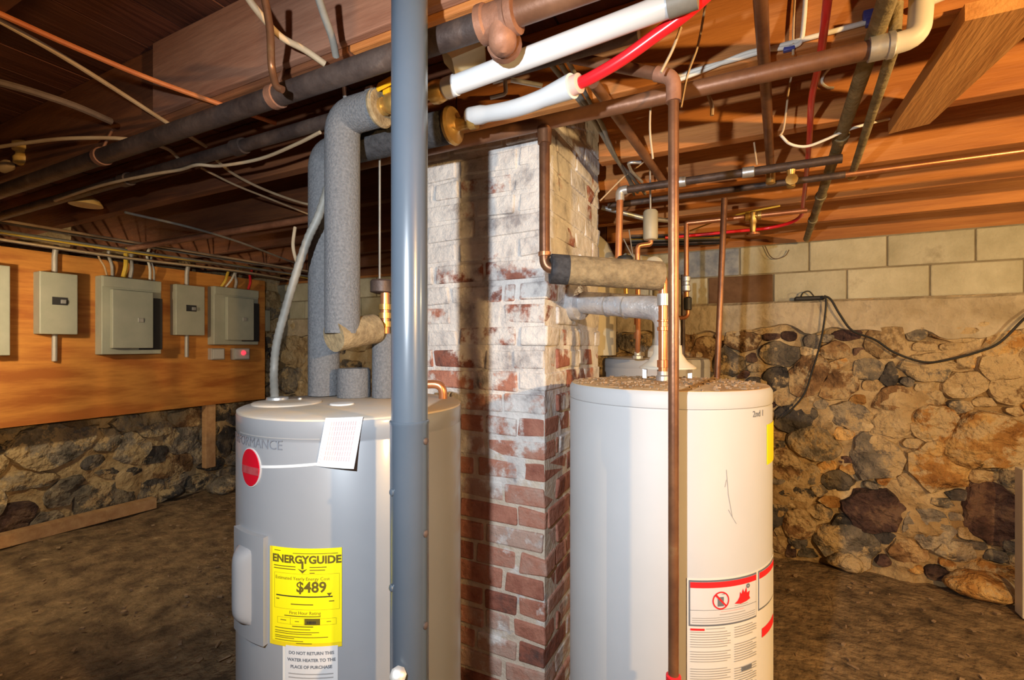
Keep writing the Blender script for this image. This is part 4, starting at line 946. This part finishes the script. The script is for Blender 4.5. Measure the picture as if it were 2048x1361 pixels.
q = W(1417, 190, 1.30); tag(pipe('bent_nail', spline([q, W(1424, 212, 1.28), W(1424, 231, 1.28)], 4), .005, M_ctan, None, 8), 'bent rusty nail sticking out below the brown pipe', 'nail')
q = [(1663,133),(1648,150),(1644,165),(1655,175),(1668,176)]
tag(pipe('cobweb_strand', spline([onY(x, y, 1.735) for x, y in q], 5), .004, M_cwhite, None, 6), 'dusty cobweb strand on the joist behind the red tubing', 'cobweb')

# ceiling clutter by the standpipe
tag(pipe('yellow_cable', spline([onZ(x, y, .70) for x, y in ((1180,-15),(1100,18),(1010,44),(960,58),(890,64))], 6), .0085, M_cyellow, None, 10), 'yellow sheathed cable above the rusty elbow', 'cable')
jb = W(925, 92, 1.10)
fx_ = thing('junction_box', 'beige lamp-holder box fixed beside the joist near the rusty elbow', 'junction box', (jb.x, jb.y, jb.z-.05))
def loc(u, v, w): return jb+V((CA, SA, 0))*u+V((0, 0, 1))*v+V((-SA, CA, 0))*w
pr = [(-.050,-.010),(-.022,-.042),(.052,-.012),(.052,.012),(.030,.034),(-.020,.030)]
n = len(pr)
build('body', MB().add([loc(u, v, -.02) for u, v in pr]+[loc(u, v, .05) for u, v in pr], [tuple(range(n))[::-1], tuple(range(n, 2*n))]+[(k, (k+1) % n, n+(k+1) % n, n+k) for k in range(n)]), M_jbox, fx_, False)
build('lip', MB().add([loc(u*1.04+.001, v*1.06, -.026) for u, v in pr]+[loc(u*1.04+.001, v*1.06, -.016) for u, v in pr], [tuple(range(n))[::-1], tuple(range(n, 2*n))]+[(k, (k+1) % n, n+(k+1) % n, n+k) for k in range(n)]), M_jbox, fx_, False)
build('screw', MB().sphere(loc(-.043, -.002, -.027), .004, 8, 6), M_galv, fx_)
tag(pipe('white_cable', spline([W(485, -20, .98), W(515, 22, 1.0), W(560, 72, 1.05), W(610, 100, 1.09), W(650, 128, 1.12)], 6), .0075, M_ctan, None, 10), 'tan cable with silver clamp hanging over the joist near the grey conduit', 'cable')
tag(pipe('white_cable', spline([W(632, -20, .92), W(648, 30, .96), W(664, 75, 1.0), W(672, 112, 1.04)], 6), .0078, M_cgrey, None, 10), 'grey cable dropping behind the blackened iron pipe', 'cable')
tag(pipe('steel_rod', [W(685, 140, 1.2), W(690, 195, 1.2)], .005, M_galv, None, 10), 'short bright steel rod above the foam bend', 'rod')
tag(pipe('wire_loop', spline([W(527, -15, .95), W(540, 60, 1.0), W(543, 130, 1.05), W(552, 170, 1.05), W(566, 180, 1.05)], 6), .008, M_copperold, None, 10), 'brown strap looped from joist to iron pipe', 'strap')
for i, (dx_, lab) in enumerate(((0, 'white strut'), )):
    pass
tag(pipe('steel_conduit', fillet([W(985, 165, 1.33), W(1010, 158, 1.33), W(1012, 188, 1.33), W(980, 196, 1.33)], .01), .006, M_galv, None, 8), 'small bent shiny hook between the white pipes', 'hook')
tag(pipe('steel_conduit', [W(1022, 160, 1.33), W(1085, 172, 1.33)], .007, M_galv, None, 10), 'straight shiny conduit stub between the white pipes', 'conduit')

# cables under the left joists
CAB = [
 ([(-40,10),(0,28),(150,95),(300,158),(450,212),(552,247)], .683, .0065, M_corange, 'orange cable crossing under the joists above the iron pipes'),
 ([(-30,25),(0,42),(120,110),(240,185),(330,243),(412,293)], .683, .006, M_ctan, 'pale tan cable crossing under the joists beside the orange cable'),
 ([(-20,160),(60,182),(150,212),(222,243)], .683, .010, M_cdark, 'dusty dark cable bundle high in the joists'),
 ([(-20,297),(60,285),(140,277),(250,278),(330,296),(360,320)], .675, .006, M_ctan, 'thin pinkish cable strung past the yellow insulator'),
 ([(110,402),(200,372),(300,350),(360,340),(395,330),(440,332),(520,318),(590,290),(640,265)], .63, .0055, M_ctan, 'wavy tan cable following the thinner dark pipe'),
 ([(430,318),(470,350),(530,380),(600,405),(640,412)], .66, .0055, M_ctan, 'drooping pale cable toward the foam pipes'),
 ([(400,335),(470,370),(540,398),(620,430)], .67, .0045, M_ctan, 'second drooping cable under the joists toward the foam pipes'),
 ([(250,425),(380,455),(480,485),(560,515),(600,530)], .60, .006, M_cgrey, 'grey cable swooping low toward the flexible conduit'),
]
for pts, z, r, m, lab in CAB: tag(pipe('ceiling_cable', spline([onZ(x, y, z) for x, y in pts], 5), r, m, None, 8), lab, 'cable')
rd = random.Random(8)
for k in range(9):
    x0 = -4.28+.10*k+rd.uniform(-.02, .02); z = H+.682-.012*(k % 3)
    tag(pipe('ceiling_cable', spline([(x0, .2, z), (x0+rd.uniform(-.03,.03), 1.0, z-.01), (x0+rd.uniform(-.04,.04), 1.9, z-.012), (x0+rd.uniform(-.05,.05), 2.7, z), (x0+rd.uniform(-.08,.08), 3.4, z)], 6), .0075,
        [M_cdark, M_cgrey, M_ctan, M_cdark, M_cyellow, M_cgrey, M_cdark, M_cgrey, M_ctan][k], None, 8), ['dark', 'grey', 'tan', 'dark', 'yellow', 'grey', 'dark', 'grey', 'tan'][k]+' old cable in the bundle strapped under the joists above the plywood', 'cable', 'cable bundle above the plywood')
tag(pipe('hook_cable', spline([W(590, 455, 1.5), W(586, 490, 1.48), W(592, 520, 1.45), W(600, 535, 1.40)], 5), .005, M_ctan, None, 8), 'short curved cable joining the flexible conduit', 'cable')
ins = thing('insulator', 'yellow porcelain knob on the joist at a pink cable', 'insulator', W(48, 330, 1.9))
q = W(50, 308, 1.9); build('knob', MB().lathe(q-V((0,0,.05)), (0,0,1), [(.018, 0), (.034, .008), (.036, .03), (.028, .042), (.028, .055), (.038, .06), (.038, .09), (.020, .10)], 18), M_amber, ins)
q2_ = W(18, 330, 1.9); build('side_knob', MB().lathe(q2_, V((1,.2,.2)), [(.012, -.05), (.022, -.04), (.022, .0), (.014, .01)], 14), M_ctan, ins)
q = onZ(172, 407, .655)
tag(build('lamp_holder', MB().lathe((q.x, q.y, H+.645), (0,0,1), [(.062, 0), (.060, .006), (.050, .024), (.030, .038), (.022, .045)], 26), M_amber), 'half-round amber porcelain lamp holder under the joists', 'lamp holder')

# ================================================================== PLYWOOD AND ELECTRICAL PANELS
XP = -4.42
bdz0, bdz1 = H-.555, H+.655
yP = onX(530, 690, XP).y
bd_ = thing('plywood_backboard', 'orange plywood board mounting the electrical boxes on the rubble wall', 'backboard', (XP, 2.0, bdz0))
build('sheet', MB().box((XP-.018, .0, bdz0), (XP, yP, bdz1), .002), M_ply, bd_, False)
py_ = onX(418, 800, XP-.05).y
build('stud', MB().box((XP-.085, py_-.045, H-1.14), (XP-.02, py_+.045, H+.65), .004), M_newwood, bd_, False)
for yy in (.6, 1.8): build('batten', MB().box((XP-.08, yy-.04, bdz0+.1), (XP-.02, yy+.04, bdz1), .004), M_newwood, bd_, False)
def ebox(x0, y0, x1, y1, dep):
    Xf = XP+dep; a = onX(x0, y0, Xf); b = onX(x1, y1, Xf); m = onX((x0+x1)/2, (y0+y1)/2, Xf)
    a2 = onX((x0+x1)/2, y0, Xf); b2_ = onX((x0+x1)/2, y1, Xf)
    return Xf, a.y, b.y, b2_.z, a2.z
def sbox(label, x0, y0, x1, y1, dep, sw=True, down=True):
    Xf, ya, yb, za, zb = ebox(x0, y0, x1, y1, dep); t = thing('disconnect_box', label, 'electrical box', (XP, (ya+yb)/2, za))
    bo = build('housing', MB().box((XP+.0005, ya, za), (Xf, yb, zb), .006), M_box, t, False)
    yc = (ya+yb)/2; zc = (za+zb)/2
    if sw:
        s_ = build('switch_plate', MB().box((Xf, yc-.038, zc-.010), (Xf+.003, yc+.045, zc+.045)), M_boxd, t, False)
        build('switch_lever', MB().box((Xf+.002, yc+.005, zc+.0), (Xf+.022, yc+.032, zc+.028), .003), M_inklight, s_, False)
    build('top_conduit', MB().tube(fillet([(XP+.03, yc, zb-.005), (XP+.03, yc, H+.64), (XP+.06, yc, H+.70)], .03), .017, 12), M_emt, t)
    if down: build('bottom_conduit', MB().tube([(XP+.03, yc, za+.005), (XP+.028, yc, za-.19)], .016, 12), M_emt, t)
    return t
sbox('plain tall grey-green box at the far end of the plywood row', -60, 528, 21, 712, .10, False, False)
sbox('narrow grey-green switch box beside the plain tall box', 79, 546, 156, 669, .10)
sbox('small grey switch box between the two breaker panels', 352, 571, 410, 671, .09)
def panel(label, x0, y0, x1, y1, dep, door, black):
    Xf, ya, yb, za, zb = ebox(x0, y0, x1, y1, dep); t = thing('breaker_panel', label, 'breaker panel', (XP, (ya+yb)/2, za))
    build('housing', MB().box((XP+.0005, ya, za), (Xf, yb, zb), .006), M_box, t, False)
    Hh = zb-za; Wd = yb-ya
    build('door_shade', MB().box((Xf, ya+Wd*black[0], za+Hh*.06), (Xf+.006, yb+.004, zb-Hh*.24)), M_boxd, t, False)  # black plate painted in for the shade beside the open door
    dr = build('door', MB().box((Xf+.004, ya+Wd*door[0], za+Hh*.08), (Xf+.045, ya+Wd*door[1], zb-Hh*.17), .005), M_box, t, False)
    yl = ya+Wd*(door[1]-.22); zl_ = za+Hh*.42
    build('latch', MB().box((Xf+.044, yl-.02, zl_), (Xf+.052, yl+.02, zl_+.035), .004), M_emt, dr, False)
    build('rail', MB().box((Xf-.001, ya+.005, zb-Hh*.14), (Xf+.012, yb-.005, zb-.004), .004), M_box, t, False)
    return t, Xf, ya, yb, za, zb
T3 = panel('large breaker panel with half-open door and its shade painted black', 203, 557, 323, 709, .10, (.12, .80), (.6,))
T5 = panel('smaller breaker panel with open door at the plywood edge', 428, 577, 517, 690, .10, (.22, .82), (.6,))
def feed(px, py0, py1, mat, dxp, grp, lab, r=.011):
    a = onX(px, py0, XP+.04); b = onX(px+dxp, py1, XP+.05)
    tag(pipe('feed_cable', spline([a, (a+b)/2+V((.02, 0, 0)), b, b+V((.04, 0, .06))], 5), r, mat, None, 8), lab, 'cable', grp)
feed(215, 556, 512, M_ctan, -18, None, 'thin tan cable curving into the large breaker panel', .007); feed(225, 556, 508, M_emt, -8, None, 'pale cable entering the large breaker panel beside the yellow one')
feed(246, 556, 508, M_cyellow, 6, None, 'yellow cable dropping into the large breaker panel', .016); feed(260, 558, 515, M_emt, 2, None, 'grey conduit stub next to the yellow cable', .014)
feed(300, 560, 512, M_cwhite, -6, None, 'whitish cable entering the large breaker panel near its painted black shade', .010); feed(308, 562, 520, M_emt, -6, None, 'thin grey cable at the corner of the large breaker panel', .008)
feed(441, 576, 548, M_cyellow, 14, None, 'yellow cable bending into the smaller breaker panel', .012); feed(450, 576, 545, M_cwhite, 20, None, 'white cable bending into the smaller breaker panel', .009)
feed(470, 578, 550, M_emt, 0, None, 'grey conduit stub over the smaller breaker panel', .013); feed(496, 580, 550, M_redmat, 4, None, 'red cable at the corner of the smaller breaker panel', .012)
for (x0, x1, lab) in ((423, 450, 'small grey outlet box under the smaller breaker panel'), (468, 500, 'outlet tester box with a glowing red light')):
    Xf, ya, yb, za, zb = ebox(x0, 697, x1, 720, .06); t = thing('outlet_box', lab, 'outlet', (XP, (ya+yb)/2, za))
    build('housing', MB().box((XP+.0005, ya, za), (Xf, yb, zb), .006), M_emt, t, False)
    build('faceplate', MB().box((Xf, ya+.012, za+.01), (Xf+.006, yb-.012, zb-.01), .002), M_cream, t, False)
    if x0 == 468: build('indicator', MB().sphere((Xf+.008, ya+(yb-ya)*.55, za+(zb-za)*.6), .022, 12, 8), emit('red_indicator', (1.0, .03, .05), 2.2), t)
q = onX(535, 642, XL+.16); tag(build('switch_cover', MB().box((XL+.10, q.y-.035, q.z-.11), (XL+.16, q.y+.035, q.z+.11), .006).box((XL+.0, q.y-.02, q.z-.05), (XL+.10, q.y+.02, q.z+.05)), M_box), 'slim grey cover plate just past the plywood edge', 'cover plate')
# lumber and loose stone along the left wall foot
la0 = onZ(-30, 1085, -1.335); la1 = onZ(300, 1003, -1.335)
tag(build('lumber', MB().obox(la0+V((.06,0,.0)), la1+V((.06,0,0)), .09, .085, None), M_newwood, None, False), 'weathered pale beam lying along the foot of the rubble wall', 'lumber')
rd = random.Random(2)
for px, py, s_, lab in ((340, 985, .10, 'dark loose rock beside the beam end'), (380, 968, .12, 'rough grey rock under the plywood stud'), (445, 972, .13, 'flat mossy rock near the grey heater'), (1690, 1125, .09, 'rounded loose rock at the foot of the back wall'), (1960, 1175, .13, 'rusty brown loose rock at the foot of the back wall')):
    p = onZ(px, py, -1.33); mb = MB().sphere((p.x, p.y, .055), s_, 14, 9, (1.2, 1, .6))
    for i, v in enumerate(mb.v): mb.v[i] = v+(v-V((p.x, p.y, .05)))*(.35*nz3(v.x, v.y, v.z, 9))
    tag(build('rock', mb, STONES['ochre' if px > 1900 else ('dark' if px == 340 else 'gray')], None, True, 60), lab, 'rock')
# pale post at the right
q = onZ(2052, 1235, -1.375)
tag(build('post', MB().box((q.x-.02, q.y-.02, 0), (q.x+.06, q.y+.06, .75), .004), M_hood, None, False), 'short pale timber post standing by the back wall', 'post')
# adaptor and black cords on the block ledge
q = onY(1620, 597, YB-.045)
ad = thing('power_adaptor', 'black power adaptor resting on the ledge below the blocks', 'adaptor', q)
build('body', MB().box((q.x-.085, q.y-.03, q.z-.014), (q.x+.075, q.y+.035, q.z+.012), .008), M_black, ad, False)
build('lead_loop', MB().tube(spline([onY(1600, 597, YB-.05), onY(1606, 586, YB-.06), onY(1618, 583, YB-.06), onY(1627, 592, YB-.05)], 5), .004, 8), M_black, ad)
yc_ = YB-.10
tag(pipe('black_cable', spline([onY(x, y, yc_) for x, y in ((1645,594),(1652,600),(1649,640),(1640,690),(1625,740),(1610,785),(1590,812),(1562,838))], 6), .0055, M_black, None, 8), 'black cord hanging straight down from the power adaptor', 'cord')
tag(pipe('black_cable', spline([onY(x, y, yc_) for x, y in ((1648,592),(1662,600),(1680,630),(1705,662),(1750,680),(1790,706),(1850,725),(1905,718),(1960,703),(2000,685),(2048,638),(2090,600))], 6), .0065, M_black, None, 8), 'long black cord looping across the rubble wall from the adaptor', 'cord')
tag(pipe('thin_wire', spline([onY(x, y, YB-.03) for x, y in ((1530,492),(1540,512),(1552,518),(1570,512),(1578,500))], 5), .003, M_cdark, None, 6), 'thin wire loop on the concrete blocks under the joists', 'wire')

# ================================================================== LAMP OF THE CELLAR AND TWO ADDED FILLS
def bulb_lamp(label, p, power, col, shade=False):
    t = thing('pendant_bulb', label, 'lamp', p+V((0,0,-.05)))
    build('glass_bulb', MB().sphere(p, .032, 16, 10, (1, 1, 1.15)), emit('bulb_glow', col, 12), t)
    build('socket', MB().lathe(p+V((0,0,.034)), (0,0,1), [(.018, 0), (.020, .01), (.020, .05), (.012, .058)], 16), M_black, t)
    build('cord', MB().tube([p+V((0,0,.09)), (p.x, p.y, ZT-.002)], .004, 8), M_black, t)
    off = V((0, 0, -.05))
    if shade:
        aim = (V((-4.42, 2.3, H-1.0))-p).normalized(); off = aim*.05
        build('fill_reflector', MB().lathe(p-aim*.03, aim, [(.022, -.01), (.06, .01), (.10, .05), (.125, .15), (.122, .15), (.097, .05), (.058, .012)], 28), M_galv, t)  # shade added to keep this fill light off the ceiling
    point_light('bulb_light', p+off, power, col, .03)
    return t
bulb_lamp('bare warm bulb hanging under the joists beyond the pale heater', LAMP_R, LAMP_R_POWER, (1.0, .61, .24))
bulb_lamp('added warm fill bulb, out of view near the rubble back wall', FILL_B, FILL_B_POWER, (1.0, .74, .40))
bulb_lamp('added fill lamp with metal reflector, out of view near the plywood board', FILL_L, FILL_L_POWER, (1.0, .80, .52), True)
